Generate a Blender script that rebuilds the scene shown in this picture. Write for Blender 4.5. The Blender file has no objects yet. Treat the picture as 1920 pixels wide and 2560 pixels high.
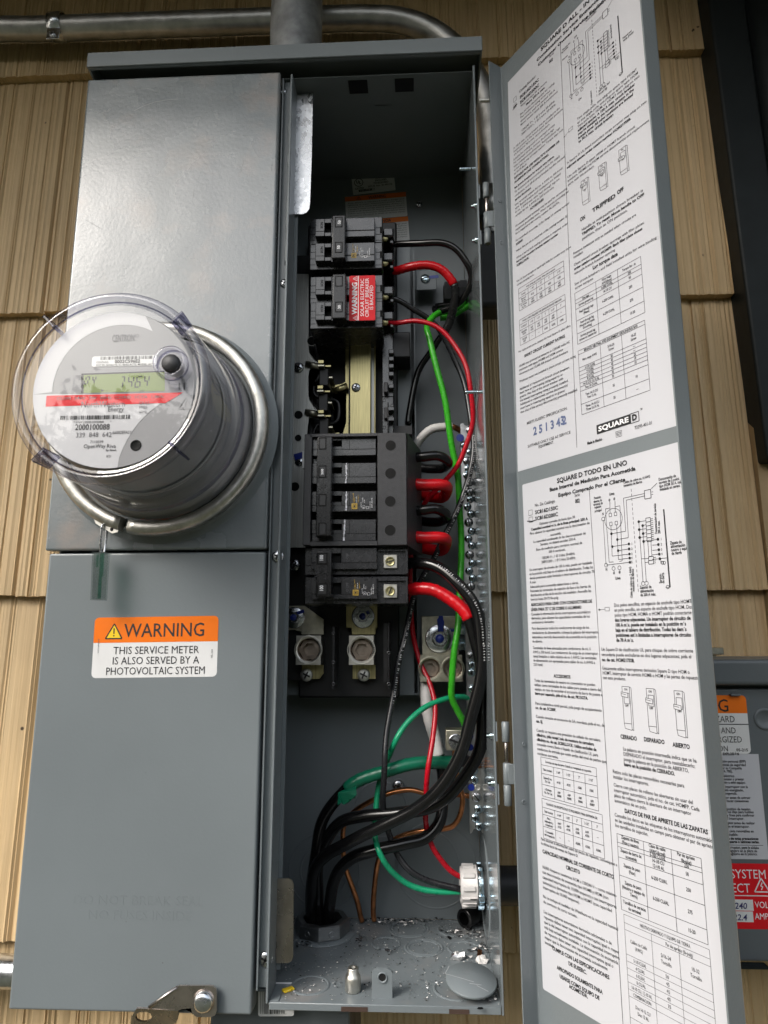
import bpy, bmesh, math, random
from mathutils import Vector, Matrix
V = Vector
S = bpy.context.scene
COL = S.collection
R = math.radians

# ------------------------------------------------------------------ camera, world, sun, exposure
FPX, DIST = 1680.0, 0.62                      # focal length in photo pixels; metres from camera to the panel's front plane
PITCH, YAW, ROLL = R(10.6), R(-2.65), R(-0.13)
_f = V((math.sin(YAW)*math.cos(PITCH), math.cos(YAW)*math.cos(PITCH), math.sin(PITCH)))
_r0 = V((math.cos(YAW), -math.sin(YAW), 0)); _u0 = _r0.cross(_f)
CR = math.cos(ROLL)*_r0 + math.sin(ROLL)*_u0
CU = -math.sin(ROLL)*_r0 + math.cos(ROLL)*_u0
CAM = V((0, -DIST, 0))
cam = bpy.data.cameras.new('camera'); camo = bpy.data.objects.new('camera', cam); COL.objects.link(camo)
camo.matrix_world = Matrix(((CR.x, CU.x, -_f.x, CAM.x), (CR.y, CU.y, -_f.y, CAM.y), (CR.z, CU.z, -_f.z, CAM.z), (0, 0, 0, 1)))
cam.sensor_fit = 'VERTICAL'; cam.sensor_height = 36; cam.lens = FPX/2560*36
cam.clip_start = 0.02; cam.clip_end = 500
S.camera = camo

SUN_EL, SUN_AZ = R(38), R(-46)                # azimuth measured from straight behind the viewer towards the left
sd = V((math.sin(SUN_AZ)*math.cos(SUN_EL), -math.cos(SUN_AZ)*math.cos(SUN_EL), math.sin(SUN_EL)))
w = bpy.data.worlds.new('World'); S.world = w; w.use_nodes = True
wn = w.node_tree.nodes; wl = w.node_tree.links
bg = wn['Background']; sky = wn.new('ShaderNodeTexSky'); sky.sky_type = 'NISHITA'; sky.sun_disc = False
sky.sun_elevation = SUN_EL; sky.sun_rotation = math.atan2(sd.x, sd.y)
sky.air_density = 1.6; sky.dust_density = 3.6; sky.ozone_density = 1.0
hs = wn.new('ShaderNodeHueSaturation'); hs.inputs['Saturation'].default_value = 0.45
wl.new(sky.outputs[0], hs.inputs['Color']); wl.new(hs.outputs[0], bg.inputs['Color']); bg.inputs['Strength'].default_value = 0.15
sl = bpy.data.lights.new('sun', 'SUN'); sl.energy = 0.9; sl.angle = R(22); sl.color = (1, 0.98, 0.95)
so = bpy.data.objects.new('sun', sl); COL.objects.link(so); so.rotation_euler = sd.to_track_quat('Z', 'Y').to_euler(); so.location = sd*20
S.view_settings.view_transform = 'Standard'; S.view_settings.look = 'None'; S.view_settings.gamma = 1
S.view_settings.exposure = 1.06
S.cycles.max_bounces = 10; S.cycles.transparent_max_bounces = 16; S.cycles.caustics_reflective = False

# ------------------------------------------------------------------ measuring: a point of the photograph at a known depth -> world
def ray(px, py): return (px-960)*CR - (py-1280)*CU + FPX*_f
def at(px, py, Y=0.0):
    v = ray(px, py); return CAM + v*((Y+DIST)/v.y)
def atz(px, py, Z):
    v = ray(px, py); return CAM + v*(Z/v.z)
def zz(ox, oy, k): return lambda x, y: (ox+x/k, oy+y/k)
z1 = zz(0, 0, 1.728); z2 = zz(0, 700, 2.183); z3 = zz(680, 100, 2.6758); z4 = zz(680, 500, 2.6758); z5 = zz(680, 1000, 2.6758)
z6 = zz(680, 1450, 2.6758); z7 = zz(640, 1900, 2.4397); z8 = zz(0, 1400, 1.9066)
bk = zz(760, 520, 6.9125); mp = zz(750, 1070, 5.184); lg = zz(640, 1480, 4.3658); bs = zz(700, 880, 5.53)
br1 = zz(1080, 1020, 7.372); br2 = zz(1090, 1480, 3.5706); mt = zz(60, 820, 3.7705); fl = zz(690, 2240, 2.8119)
d1 = zz(1220, 0, 2.37); d2 = zz(1250, 180, 3.53); d3 = zz(1250, 640, 3.318); d4 = zz(1280, 1140, 3.456); d5 = zz(1300, 1660, 3.19); d6 = zz(1300, 2060, 3.19)
cn = zz(1140, 2080, 4.607); rt = zz(1700, 1560, 2.459)

# ------------------------------------------------------------------ materials
M = {}
def nmat(name):
    m = bpy.data.materials.new(name); m.use_nodes = True; M[name] = m
    return m, m.node_tree.nodes, m.node_tree.links, m.node_tree.nodes['Principled BSDF']
def texco(n, l, scale, kind='Object'):
    tc = n.new('ShaderNodeTexCoord'); mp_ = n.new('ShaderNodeMapping'); mp_.inputs['Scale'].default_value = scale if hasattr(scale, '__len__') else (scale,)*3
    l.new(tc.outputs[kind], mp_.inputs['Vector']); return mp_.outputs[0]
def noise(n, l, vec, sc, det=3, rough=.55):
    t = n.new('ShaderNodeTexNoise'); t.inputs['Scale'].default_value = sc; t.inputs['Detail'].default_value = det; t.inputs['Roughness'].default_value = rough
    l.new(vec, t.inputs['Vector']); return t.outputs['Fac']
def ramp(n, l, fac, stops):
    r = n.new('ShaderNodeValToRGB'); l.new(fac, r.inputs[0]); e = r.color_ramp.elements
    while len(e) < len(stops): e.new(.5)
    for i, (p, c) in enumerate(stops): e[i].position = p; e[i].color = (*c, 1) if len(c) == 3 else c
    return r.outputs[0]
def bump(n, l, h, strength, dist):
    b = n.new('ShaderNodeBump'); b.inputs['Strength'].default_value = strength; b.inputs['Distance'].default_value = dist
    l.new(h, b.inputs['Height']); return b.outputs[0]
def sc3(c, k): return tuple(x*k for x in c)

def simple(name, col, rough=.5, metal=0, var=.12, vs=40, bmp=0, bs_=300, coat=0, rv=.08, spec=.5):
    m, n, l, p = nmat(name)
    v = texco(n, l, 1)
    f = noise(n, l, v, vs, 4)
    l.new(ramp(n, l, f, [(.3, sc3(col, 1-var)), (.7, sc3(col, 1+var))]), p.inputs['Base Color'])
    mr = n.new('ShaderNodeMapRange'); mr.inputs['To Min'].default_value = max(0, rough-rv); mr.inputs['To Max'].default_value = rough+rv
    l.new(noise(n, l, v, vs*1.7, 5), mr.inputs[0]); l.new(mr.outputs[0], p.inputs['Roughness'])
    p.inputs['Metallic'].default_value = metal; p.inputs['Coat Weight'].default_value = coat; p.inputs['Coat Roughness'].default_value = .08
    p.inputs['Specular IOR Level'].default_value = spec
    if bmp: l.new(bump(n, l, noise(n, l, v, bs_, 2), bmp, .001), p.inputs['Normal'])
    return m
GREY = (.162, .184, .195)
def paint(name, rough, peel, dents=0, specks=True, col=GREY, smudge=0, coat=0, spec=.5, psc=330):
    m, n, l, p = nmat(name)
    v = texco(n, l, 1)
    base = ramp(n, l, noise(n, l, v, 6, 4), [(.3, sc3(col, .95)), (.7, sc3(col, 1.05))])
    if specks:                                       # tiny dirt specks and chips
        vo = n.new('ShaderNodeTexVoronoi'); vo.inputs['Scale'].default_value = 75; l.new(v, vo.inputs['Vector'])
        sp = ramp(n, l, vo.outputs['Distance'], [(.0, (1, 1, 1)), (.055, (0, 0, 0))])
        ga = ramp(n, l, noise(n, l, v, 31, 2), [(.60, (0, 0, 0)), (.64, (1, 1, 1))])
        mu = n.new('ShaderNodeMath'); mu.operation = 'MULTIPLY'; l.new(sp, mu.inputs[0]); l.new(ga, mu.inputs[1])
        mx = n.new('ShaderNodeMixRGB'); l.new(mu.outputs[0], mx.inputs[0]); l.new(base, mx.inputs[1]); mx.inputs[2].default_value = (.03, .025, .02, 1); base = mx.outputs[0]
    if smudge:                                       # dusty brownish finger smears
        sm = ramp(n, l, noise(n, l, v, 17, 5, .6), [(.52, (0, 0, 0)), (.72, (smudge,)*3)])
        mx = n.new('ShaderNodeMixRGB'); l.new(sm, mx.inputs[0]); l.new(base, mx.inputs[1]); mx.inputs[2].default_value = (.30, .25, .22, 1); base = mx.outputs[0]
    l.new(base, p.inputs['Base Color'])
    mr = n.new('ShaderNodeMapRange'); mr.inputs['To Min'].default_value = rough-.05; mr.inputs['To Max'].default_value = rough+.09
    l.new(noise(n, l, v, 14, 5), mr.inputs[0]); l.new(mr.outputs[0], p.inputs['Roughness'])
    p.inputs['Coat Weight'].default_value = coat; p.inputs['Coat Roughness'].default_value = .16; p.inputs['Specular IOR Level'].default_value = spec
    nb = bump(n, l, noise(n, l, v, psc, 3), peel, .0006)
    if dents:
        b2 = n.new('ShaderNodeBump'); b2.inputs['Strength'].default_value = dents; b2.inputs['Distance'].default_value = .004
        l.new(noise(n, l, v, 13, 1.5), b2.inputs['Height']); l.new(nb, b2.inputs['Normal']); nb = b2.outputs[0]
    l.new(nb, p.inputs['Normal'])
    return m
paint('grey_paint', .32, .25)
paint('cover_paint', .25, .28, .36, smudge=.6, coat=.5, spec=.85, psc=250)
paint('lower_cover_paint', .34, .16, .05)
paint('gloss_grey_paint', .10, .03, .03)
paint('box_inner_paint', .34, .12, .06)
paint('floor_paint', .36, .14, .05, smudge=.4)
paint('switch_paint', .38, .15, col=(.11, .125, .135))
simple('black_plastic', (.022, .022, .024), .36, 0, .3, 90, .1, 500)
simple('breaker_plastic', (.024, .024, .027), .27, 0, .14, 60, .05, 260, spec=.9)
simple('cover_plastic', (.035, .035, .038), .47, 0, .15, 200, .25, 900)
simple('deep_black', (.006, .006, .007), .5)
simple('hole_black', (.003, .003, .003), .9)
simple('handle_plastic', (.012, .012, .013), .28, 0, .2, 120)
simple('keycap_plastic', (.028, .028, .03), .33)
simple('wire_black', (.006, .006, .0065), .2, 0, .2, 60, .03, 120, rv=.05)
simple('wire_thin_black', (.02, .021, .024), .26, 0, .2, 60)
simple('wire_red', (.50, .004, .016), .27, 0, .1, 60, .05, 300)
simple('tape_red', (.58, .006, .012), .25, 0, .12, 50, .5, 90)
simple('wire_green', (.045, .43, .02), .28, 0, .12, 60, .1, 200)
simple('wire_teal', (.012, .36, .17), .28, 0, .1, 60, .05, 200)
simple('tape_green', (.005, .14, .075), .30, 0, .15, 50, .6, 80)
simple('tape_white', (.66, .64, .62), .38, 0, .08, 60, .6, 80)
simple('tape_black', (.014, .014, .015), .27, 0, .3, 60, .8, 120)
simple('copper', (.56, .23, .10), .30, 1, .35, 90, .1, 200)
simple('pvc_white', (.60, .58, .57), .42, 0, .05)
simple('paper_white', (.53, .535, .57), .34, 0, .02, 8, .35, 22)
simple('sticker_white', (.70, .70, .70), .3, 0, .03, 30)
simple('sticker_orange', (.80, .17, .01), .3, 0, .05, 30)
simple('sticker_red', (.66, .010, .018), .45, 0, .06, 60, spec=.25)
simple('sticker_yellow', (.80, .55, .02), .35, 0, .03)
simple('ink_black', (.012, .012, .014), .5)
simple('ink_grey', (.10, .10, .11), .5)
simple('ink_stamp', (.10, .13, .25), .6)
simple('ink_white', (.80, .80, .82), .4)
simple('ink_gold', (.62, .40, .06), .4)
simple('marker_blue', (.012, .03, .26), .3)
simple('marker_ink', (.02, .02, .12), .4)
simple('rust_brown', (.05, .028, .02), .7)
simple('white_paint_mark', (.7, .7, .75), .5, 0, .25, 300)
def metal(name, col, rough, var=.2, stretch=(1, 1, 1), sc=120, bmp=.15, voro=False):
    m, n, l, p = nmat(name)
    v = texco(n, l, stretch)
    if voro:
        vo = n.new('ShaderNodeTexVoronoi'); vo.inputs['Scale'].default_value = sc; l.new(v, vo.inputs['Vector'])
        f = n.new('ShaderNodeSeparateColor'); l.new(vo.outputs['Color'], f.inputs[0]); f = f.outputs[0]
    else: f = noise(n, l, v, sc, 4)
    l.new(ramp(n, l, f, [(.25, sc3(col, 1-var)), (.75, sc3(col, min(1+var, 1/max(col))))]), p.inputs['Base Color'])
    p.inputs['Metallic'].default_value = 1
    mr = n.new('ShaderNodeMapRange'); mr.inputs['To Min'].default_value = max(.05, rough-.1); mr.inputs['To Max'].default_value = rough+.12
    l.new(f, mr.inputs[0]); l.new(mr.outputs[0], p.inputs['Roughness'])
    if bmp: l.new(bump(n, l, f, bmp, .0006), p.inputs['Normal'])
    return m
metal('galvanised', (.60, .61, .62), .30, .14, (1, 1, .7), 300, .2, True)
metal('conduit_steel', (.44, .44, .43), .38, .25, (1, 1, 1), 60, .15)
metal('hub_zinc', (.27, .28, .29), .42, .3, (1, 1, 1), 60, .3)
metal('zinc', (.66, .69, .73), .22, .2, (1, 1, 1), 200, .15)
metal('screw_zinc', (.50, .52, .55), .25, .3, (1, 1, 1), 200, .1)
metal('bright_zinc', (.62, .76, .84), .16, .3, (1, 1, 1), 260, .2)
metal('brass_zinc', (.40, .355, .185), .36, .32, (14, 14, .5), 60, .2)
metal('dark_steel', (.58, .58, .55), .50, .2, (16, 16, .5), 60, .1)
metal('bore_brown', (.36, .30, .25), .42, .25)
metal('tin_plate', (.47, .45, .36), .40, .25, (1, 1, 1), 130, .2)
metal('lug_aluminium', (.66, .64, .58), .38, .15, (1, 1, 1), 140, .15)
metal('bar_aluminium', (.55, .55, .55), .33, .2, (1, 1, 1), 140, .15)
metal('ring_steel', (.52, .51, .47), .38, .3, (1, 1, 1), 90, .3)
metal('latch_steel', (.50, .45, .42), .26, .25, (1, 1, 1), 50, .1)
metal('scrap_foil', (.6, .6, .6), .3, .3)
simple('dark_frame', (.008, .011, .012), .5, 0, .2, 30, .1, 120, spec=.25)
simple('weathered_zinc', (.34, .35, .36), .5, .55, .35, 45, .3, 200)
simple('scratch_pale', (.36, .38, .39), .5)
simple('pvc_dark', (.03, .032, .036), .42, 0, .15)
simple('meter_grey', (.25, .25, .26), .45, 0, .03)
simple('meter_body_grey', (.23, .23, .24), .42, 0, .05)
simple('lcd_green', (.16, .22, .045), .3, 0, .04)
simple('meter_white', (.52, .52, .54), .35, 0, .02)
def clear(name, tint, edge, f0=1.45, haze=0.0):
    m, n, l, p = nmat(name); out = n['Material Output']; n.remove(p)
    tr = n.new('ShaderNodeBsdfTransparent'); gl = n.new('ShaderNodeBsdfGlossy'); gl.inputs['Roughness'].default_value = .02
    lw = n.new('ShaderNodeLayerWeight'); lw.inputs['Blend'].default_value = .5          # Facing = 1-|cos|, the same from both sides of the thin sheet
    l.new(ramp(n, l, lw.outputs['Facing'], [(.0, tint), (.6, tint), (.97, edge)]), tr.inputs['Color'])
    r0 = ((f0-1)/(f0+1))**2; pw = n.new('ShaderNodeMath'); pw.operation = 'POWER'; l.new(lw.outputs['Facing'], pw.inputs[0]); pw.inputs[1].default_value = 5
    fr = n.new('ShaderNodeMapRange'); l.new(pw.outputs[0], fr.inputs[0]); fr.inputs['To Min'].default_value = r0*1.7; fr.inputs['To Max'].default_value = .9
    mx = n.new('ShaderNodeMixShader'); l.new(fr.outputs[0], mx.inputs[0]); l.new(tr.outputs[0], mx.inputs[1]); l.new(gl.outputs[0], mx.inputs[2])
    l.new(mx.outputs[0], out.inputs[0]); return m
clear('clear_cover', (1, 1, 1), (.86, .86, .90), 1.45)
clear('clear_front', (1, 1, 1), (.95, .95, .97), 1.44)
clear('clear_rim', (.93, .93, .97), (.36, .35, .50), 1.55)
clear('clear_rib', (.55, .55, .66), (.25, .24, .38), 1.5)
clear('clear_seal', (.90, .92, .91), (.80, .84, .83), 1.8)
clear('seal_green', (.62, .90, .79), (.5, .8, .7), 1.5)

# ------------------------------------------------------------------ mesh helpers
class B:
    """collects shapes for one mesh object with several materials"""
    def __init__(s): s.bm = bmesh.new(); s.mats = []
    def mi(s, name):
        if name not in s.mats: s.mats.append(name)
        return s.mats.index(name)
    def face(s, pts, mat, smooth=False):
        f = s.bm.faces.new([s.bm.verts.new(p) for p in pts]); f.material_index = s.mi(mat); f.smooth = smooth; return f
    def poly(s, pts, mat):
        f = s.face(pts, mat)
        if len(pts) > 4: bmesh.ops.triangulate(s.bm, faces=[f])
    def box(s, x0, x1, y0, y1, z0, z1, mat, bev=0, seg=2, mtx=None):
        if x0 > x1: x0, x1 = x1, x0
        if z0 > z1: z0, z1 = z1, z0
        if y0 > y1: y0, y1 = y1, y0
        r = bmesh.ops.create_cube(s.bm, size=1); vs = r['verts']
        for v in vs: v.co = V((x0+(v.co.x+.5)*(x1-x0), y0+(v.co.y+.5)*(y1-y0), z0+(v.co.z+.5)*(z1-z0)))
        if mtx is not None:
            for v in vs: v.co = mtx @ v.co
        fs = {f for v in vs for f in v.link_faces}; i = s.mi(mat)
        for f in fs: f.material_index = i
        if bev:
            es = list({e for v in vs for e in v.link_edges})
            rr = bmesh.ops.bevel(s.bm, geom=es, offset=bev, segments=seg, profile=.6, affect='EDGES')
            for f in rr['faces']: f.material_index = i; f.smooth = True
        return s
    def pbox(s, a, b, yf, yb, mat, bev=0, seg=2):
        """box whose front face covers photo points a..b (pixel corners) at depth yf, running back to yb"""
        p, q = at(*a, yf), at(*b, yf)
        return s.box(p.x, q.x, yf, yb, p.z, q.z, mat, bev, seg)
    def prism(s, pts, y0, y1, mat, holes=None):
        """polygon of (x,z) extruded from y0 (front) to y1"""
        n = len(pts); fr = [s.bm.verts.new((x, y0, z)) for x, z in pts]; bk_ = [s.bm.verts.new((x, y1, z)) for x, z in pts]; i = s.mi(mat)
        f1 = s.bm.faces.new(fr); f2 = s.bm.faces.new(list(reversed(bk_))); f1.material_index = f2.material_index = i
        for k in range(n):
            f = s.bm.faces.new((fr[k], bk_[k], bk_[(k+1) % n], fr[(k+1) % n])); f.material_index = i
        bmesh.ops.triangulate(s.bm, faces=[f1, f2])
        return s
    def lathe(s, prof, c, axis, mat, n=48, a0=0, a1=360, smooth=True, cap=False):
        """prof = [(radius, along)] about axis through c"""
        ax = V(axis).normalized(); u = ax.orthogonal().normalized()
        if abs(ax.y) > .9: u = V((1, 0, 0))
        v_ = ax.cross(u); c = V(c); full = abs(a1-a0) >= 360; k = n if full else n+1; rings = []; i = s.mi(mat)
        for (r, h) in prof:
            rings.append([s.bm.verts.new(c+ax*h+(u*math.cos(a)+v_*math.sin(a))*r) for a in [R(a0+(a1-a0)*j/n) for j in range(k)]] if r > 1e-7 else [s.bm.verts.new(c+ax*h)])
        for A, C_ in zip(rings, rings[1:]):
            for j in range(n):
                j2 = (j+1) % k
                try:
                    if len(A) == 1 and len(C_) == 1: break
                    if len(A) == 1: f = s.bm.faces.new((A[0], C_[j], C_[j2]))
                    elif len(C_) == 1: f = s.bm.faces.new((A[j], A[j2], C_[0]))
                    else: f = s.bm.faces.new((A[j], A[j2], C_[j2], C_[j]))
                    f.material_index = i; f.smooth = smooth
                except ValueError: pass
        if not full and cap:
            for j in (0, -1):
                try: f = s.bm.faces.new([r_[j] for r_ in rings]); f.material_index = i
                except ValueError: pass
        return s
    def cyl(s, p, q, r, mat, n=20, smooth=True, r2=None):
        p, q = V(p), V(q); L = (q-p).length; r2 = r if r2 is None else r2
        s.lathe([(0, 0), (r*.999, 0)], p, q-p, mat, n, smooth=False); s.lathe([(r, 0), (r2, L)], p, q-p, mat, n, smooth=smooth); s.lathe([(r2*.999, L), (0, L)], p, q-p, mat, n, smooth=False); return s
    def tube(s, path, r, mat, n=12, cap=True):
        rr = r if hasattr(r, '__len__') else [r]*len(path); i = s.mi(mat); rings = []; prev = None
        for k, p in enumerate(path):
            t = (path[min(k+1, len(path)-1)]-path[max(k-1, 0)]).normalized()
            u = (V((0.31, -1, .17)) if prev is None else prev); u = (u-t*u.dot(t)).normalized(); prev = u; b = t.cross(u)
            rings.append([s.bm.verts.new(p+(u*math.cos(2*math.pi*j/n)+b*math.sin(2*math.pi*j/n))*rr[k]) for j in range(n)])
        for A, C_ in zip(rings, rings[1:]):
            for j in range(n):
                f = s.bm.faces.new((A[j], A[(j+1) % n], C_[(j+1) % n], C_[j])); f.material_index = i; f.smooth = True
        if cap:
            for ring in (list(reversed(rings[0])), rings[-1]): f = s.bm.faces.new(ring); f.material_index = i
        return s
    def obj(s, name, parent=None, auto=True):
        bmesh.ops.recalc_face_normals(s.bm, faces=s.bm.faces[:])
        me = bpy.data.meshes.new(name); s.bm.to_mesh(me); s.bm.free()
        for m in s.mats: me.materials.append(M[m])
        o = bpy.data.objects.new(name, me); COL.objects.link(o)
        if parent: o.parent = parent
        return o
def holed(b, x0, x1, y0, y1, z0, z1, bores, mat, inner):
    """solid block whose front face has real round bores; bores = [(cx, cz, r, xa, xb)] each owning the strip xa..xb of the front"""
    V8 = [V((x, y, z)) for y in (y0, y1) for x, z in ((x0, z0), (x1, z0), (x1, z1), (x0, z1))]
    for f in ((7, 6, 5, 4), (0, 1, 5, 4), (1, 2, 6, 5), (2, 3, 7, 6), (3, 0, 4, 7)): b.face([V8[i] for i in f], mat)
    for cx, cz, r, xa, xb in bores:
        an = sorted([2*math.pi*i/32 for i in range(32)]+[math.atan2(z-cz, x-cx) % (2*math.pi) for x in (xa, xb) for z in (z0, z1)])
        def edge(a):
            c, s_ = math.cos(a), math.sin(a); t = min([((xb if c > 0 else xa)-cx)/c if abs(c) > 1e-6 else 9, ((z1 if s_ > 0 else z0)-cz)/s_ if abs(s_) > 1e-6 else 9]); return V((cx+c*t, y0, cz+s_*t))
        P_ = lambda a, q, y: V((cx+q*math.cos(a), y, cz+q*math.sin(a)))
        for a0, a1 in zip(an, an[1:]+[an[0]+2*math.pi]):
            if a1-a0 < 1e-6: continue
            b.face([P_(a0, r*1.12, y0), edge(a0), edge(a1), P_(a1, r*1.12, y0)], mat); b.face([P_(a0, r, y0+.0009), P_(a0, r*1.12, y0), P_(a1, r*1.12, y0), P_(a1, r, y0+.0009)], mat, True)
            for k in range(4): b.face([P_(a0, r*(1-.05*(k % 2)), y0+.0009+.002*k), P_(a1, r*(1-.05*(k % 2)), y0+.0009+.002*k), P_(a1, r*(1-.05*((k+1) % 2)), y0+.0029+.002*k), P_(a0, r*(1-.05*((k+1) % 2)), y0+.0029+.002*k)], inner, True)
        b.lathe([(r, 0), (r*.62, .0001), (r*.60, -.006), (0, -.006)], (cx, y0+.0088, cz), (0, -1, 0), inner, 6, smooth=False)
class F(B):
    """like B but keeps face windings as drawn (flat printing)"""
    def obj(s, name, parent=None):
        me = bpy.data.meshes.new(name); s.bm.to_mesh(me); s.bm.free()
        for m in s.mats: me.materials.append(M[m])
        o = bpy.data.objects.new(name, me); COL.objects.link(o)
        if parent: o.parent = parent
        return o

def tag(o, label, cat, group=None, kind=None):
    o['label'] = label; o['category'] = cat
    if group: o['group'] = group
    if kind: o['kind'] = kind
    return o
def thing(name, label, cat, group=None):
    o = bpy.data.objects.new(name, None); COL.objects.link(o); o.empty_display_size = .02
    return tag(o, label, cat, group)
def crom(pts, sub=8):
    P = [V(p) for p in pts]; out = []
    for i in range(len(P)-1):
        p0 = P[max(i-1, 0)]; p1 = P[i]; p2 = P[i+1]; p3 = P[min(i+2, len(P)-1)]
        for k in range(sub):
            t = k/sub; out.append(.5*((2*p1)+(p2-p0)*t+(2*p0-5*p1+4*p2-p3)*t*t+(3*p1-p0-3*p2+p3)*t**3))
    out.append(P[-1]); return out

# ------------------------------------------------------------------ lettering
_tc = {}
def text_geo(s_, bold=0.0):
    k = (s_, bold)
    if k not in _tc:
        c = bpy.data.curves.new('lettering', 'FONT'); c.body = s_; c.size = 1; c.resolution_u = 2; c.offset = bold
        o = bpy.data.objects.new('lettering', c); m = bpy.data.meshes.new_from_object(o)
        vs = [(v.co.x, v.co.y) for v in m.vertices]; fs = [tuple(p.vertices) for p in m.polygons]
        bpy.data.objects.remove(o); bpy.data.curves.remove(c); bpy.data.meshes.remove(m)
        wd = max((x for x, y in vs), default=0)
        _tc[k] = (vs, fs, wd)
    return _tc[k]
def corner_sheet(b, tl, tr, bl, Y, hw):
    """frame of a sticker seen at three photo corners, drawn at a design half width hw; returns the sheet and its half height"""
    a, c, d = at(*tl, Y), at(*tr, Y), at(*bl, Y); k = (c-a).length/2/hw
    return Sheet(b, (c+d)/2, c-a, V((0, -1, 0)).cross(c-a), sc=k), (d-a).length/2/k
class Sheet:
    """a flat frame (origin, right, up, outward) on which printing is laid"""
    def __init__(s, b, o, ux, uy, lift=.00012, sc=1.0):
        s.sc = sc; s.b = b; s.o = V(o); s.ux = V(ux).normalized(); s.uy = V(uy).normalized(); s.n = s.ux.cross(s.uy); s.lift = lift
    def p(s, u, v, k=1): return s.o+s.ux*(u*s.sc)+s.uy*(v*s.sc)+s.n*(s.lift*k)
    def quad(s, u0, v0, u1, v1, mat, k=1): s.b.face([s.p(u0, v0, k), s.p(u1, v0, k), s.p(u1, v1, k), s.p(u0, v1, k)], mat)
    def poly(s, pts, mat, k=1): s.b.poly([s.p(u, v, k) for u, v in pts], mat)
    def line(s, a, b_, wd, mat='ink_black', k=2):
        a, b_ = V((*a, 0)), V((*b_, 0)); d = b_-a
        if d.length < 1e-9: return
        q = V((-d.y, d.x, 0)).normalized()*wd/2
        s.b.face([s.p(*(t.xy), k) for t in (a-q, b_-q, b_+q, a+q)], mat)
    def pl(s, pts, wd, mat='ink_black', k=2):
        for a, b_ in zip(pts, pts[1:]): s.line(a, b_, wd, mat, k)
    def rect(s, u0, v0, u1, v1, wd, mat='ink_black', k=2): s.pl([(u0, v0), (u1, v0), (u1, v1), (u0, v1), (u0, v0)], wd, mat, k)
    def disc(s, u, v, r, mat, k=2, n=24): s.poly([(u+r*math.cos(2*math.pi*i/n), v+r*math.sin(2*math.pi*i/n)) for i in range(n)], mat, k)
    def ring(s, u, v, r, wd, mat='ink_black', k=2, n=28): s.pl([(u+r*math.cos(2*math.pi*i/n), v+r*math.sin(2*math.pi*i/n)) for i in range(n+1)], wd, mat, k)
    def round(s, u0, v0, u1, v1, r, mat, k=1):
        pts = []
        for cx, cy, a in ((u1-r, v1-r, 0), (u0+r, v1-r, 90), (u0+r, v0+r, 180), (u1-r, v0+r, 270)):
            pts += [(cx+r*math.cos(R(a+t)), cy+r*math.sin(R(a+t))) for t in (0, 30, 60, 90)]
        s.poly(pts, mat, k)
    def text(s, st, u, v, cap, mat='ink_black', w=None, xs=.82, al='L', bold=0.0, rot=0, k=3, shear=0):
        vs, fs, wd = text_geo(st, bold)
        if not fs: return
        sy = cap/.69; sx = sy*xs if w is None else w/wd
        off = 0 if al == 'L' else (-wd*sx/2 if al == 'C' else -wd*sx)
        c, sn = math.cos(R(rot)), math.sin(R(rot)); bv = []
        for x, y in vs:
            X = x*sx+off+shear*y*sy; Y = y*sy
            bv.append(s.b.bm.verts.new(s.p(u+X*c-Y*sn, v+X*sn+Y*c, k)))
        i = s.b.mi(mat)
        for f in fs:
            try: s.b.bm.faces.new([bv[j] for j in f]).material_index = i
            except ValueError: pass
        return sx/sy
    def bars(s, u0, u1, v0, v1, seed, mat='ink_black', n=50):
        rnd = random.Random(seed); ws = [rnd.choice((1, 1, 2, 3)) for _ in range(n)]; t = sum(ws); x = u0
        for i, a in enumerate(ws):
            x2 = x+(u1-u0)*a/t
            if i % 2 == 0: s.quad(x, v0, x2, v1, mat, 3)
            x = x2
    def warn(s, u, v, h, mat='ink_black', fill=None, bolt=False, rot=0):
        c, sn = math.cos(R(rot)), math.sin(R(rot)); T = lambda x, y: (u+x*c-y*sn, v+x*sn+y*c)
        tri = [(-h*.58, 0), (h*.58, 0), (0, h)]
        if fill: s.poly([T(*q) for q in tri], fill, 2.7)
        s.pl([T(*q) for q in tri+tri[:1]], h*.09, mat, 3)
        if bolt: s.pl([T(*q) for q in ((.06*h, .68*h), (-.08*h, .42*h), (.08*h, .40*h), (-.05*h, .14*h))], h*.07, mat, 3)
        else: s.line(T(0, .70*h), T(0, .32*h), h*.09, mat, 3); s.line(T(0, .24*h), T(0, .15*h), h*.10, mat, 3)

def screw(name, pos, r, mat, parent, kind='phillips', axis=(0, -1, 0), dome=.45, turn=20):
    b = B(); ax = V(axis).normalized(); p = V(pos)
    b.lathe([(r*1.0, 0), (r*1.0, r*.25), (r*.86, r*dome*.8), (r*.5, r*dome*1.05), (0, r*dome*1.12)], p, ax, mat, 20)
    u = ax.orthogonal().normalized(); u = Matrix.Rotation(R(turn), 3, ax) @ u; v_ = ax.cross(u)
    for (a, c) in (((u, v_), (v_, u)) if kind == 'phillips' else ((u, v_),)):
        h = r*dome*1.16; L = r*(.6 if kind == 'phillips' else .92); wd = r*.13; lo = r*dome*.55
        vs = [p+ax*h2+a*x+c*y for h2 in (lo, h) for x, y in ((-L, -wd), (L, -wd), (L, wd), (-L, wd))]
        b.face(vs[4:], 'deep_black')
        for k in range(4): b.face([vs[k], vs[(k+1) % 4], vs[4+(k+1) % 4], vs[4+k]], 'hole_black')
    return b.obj(name, parent)

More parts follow.
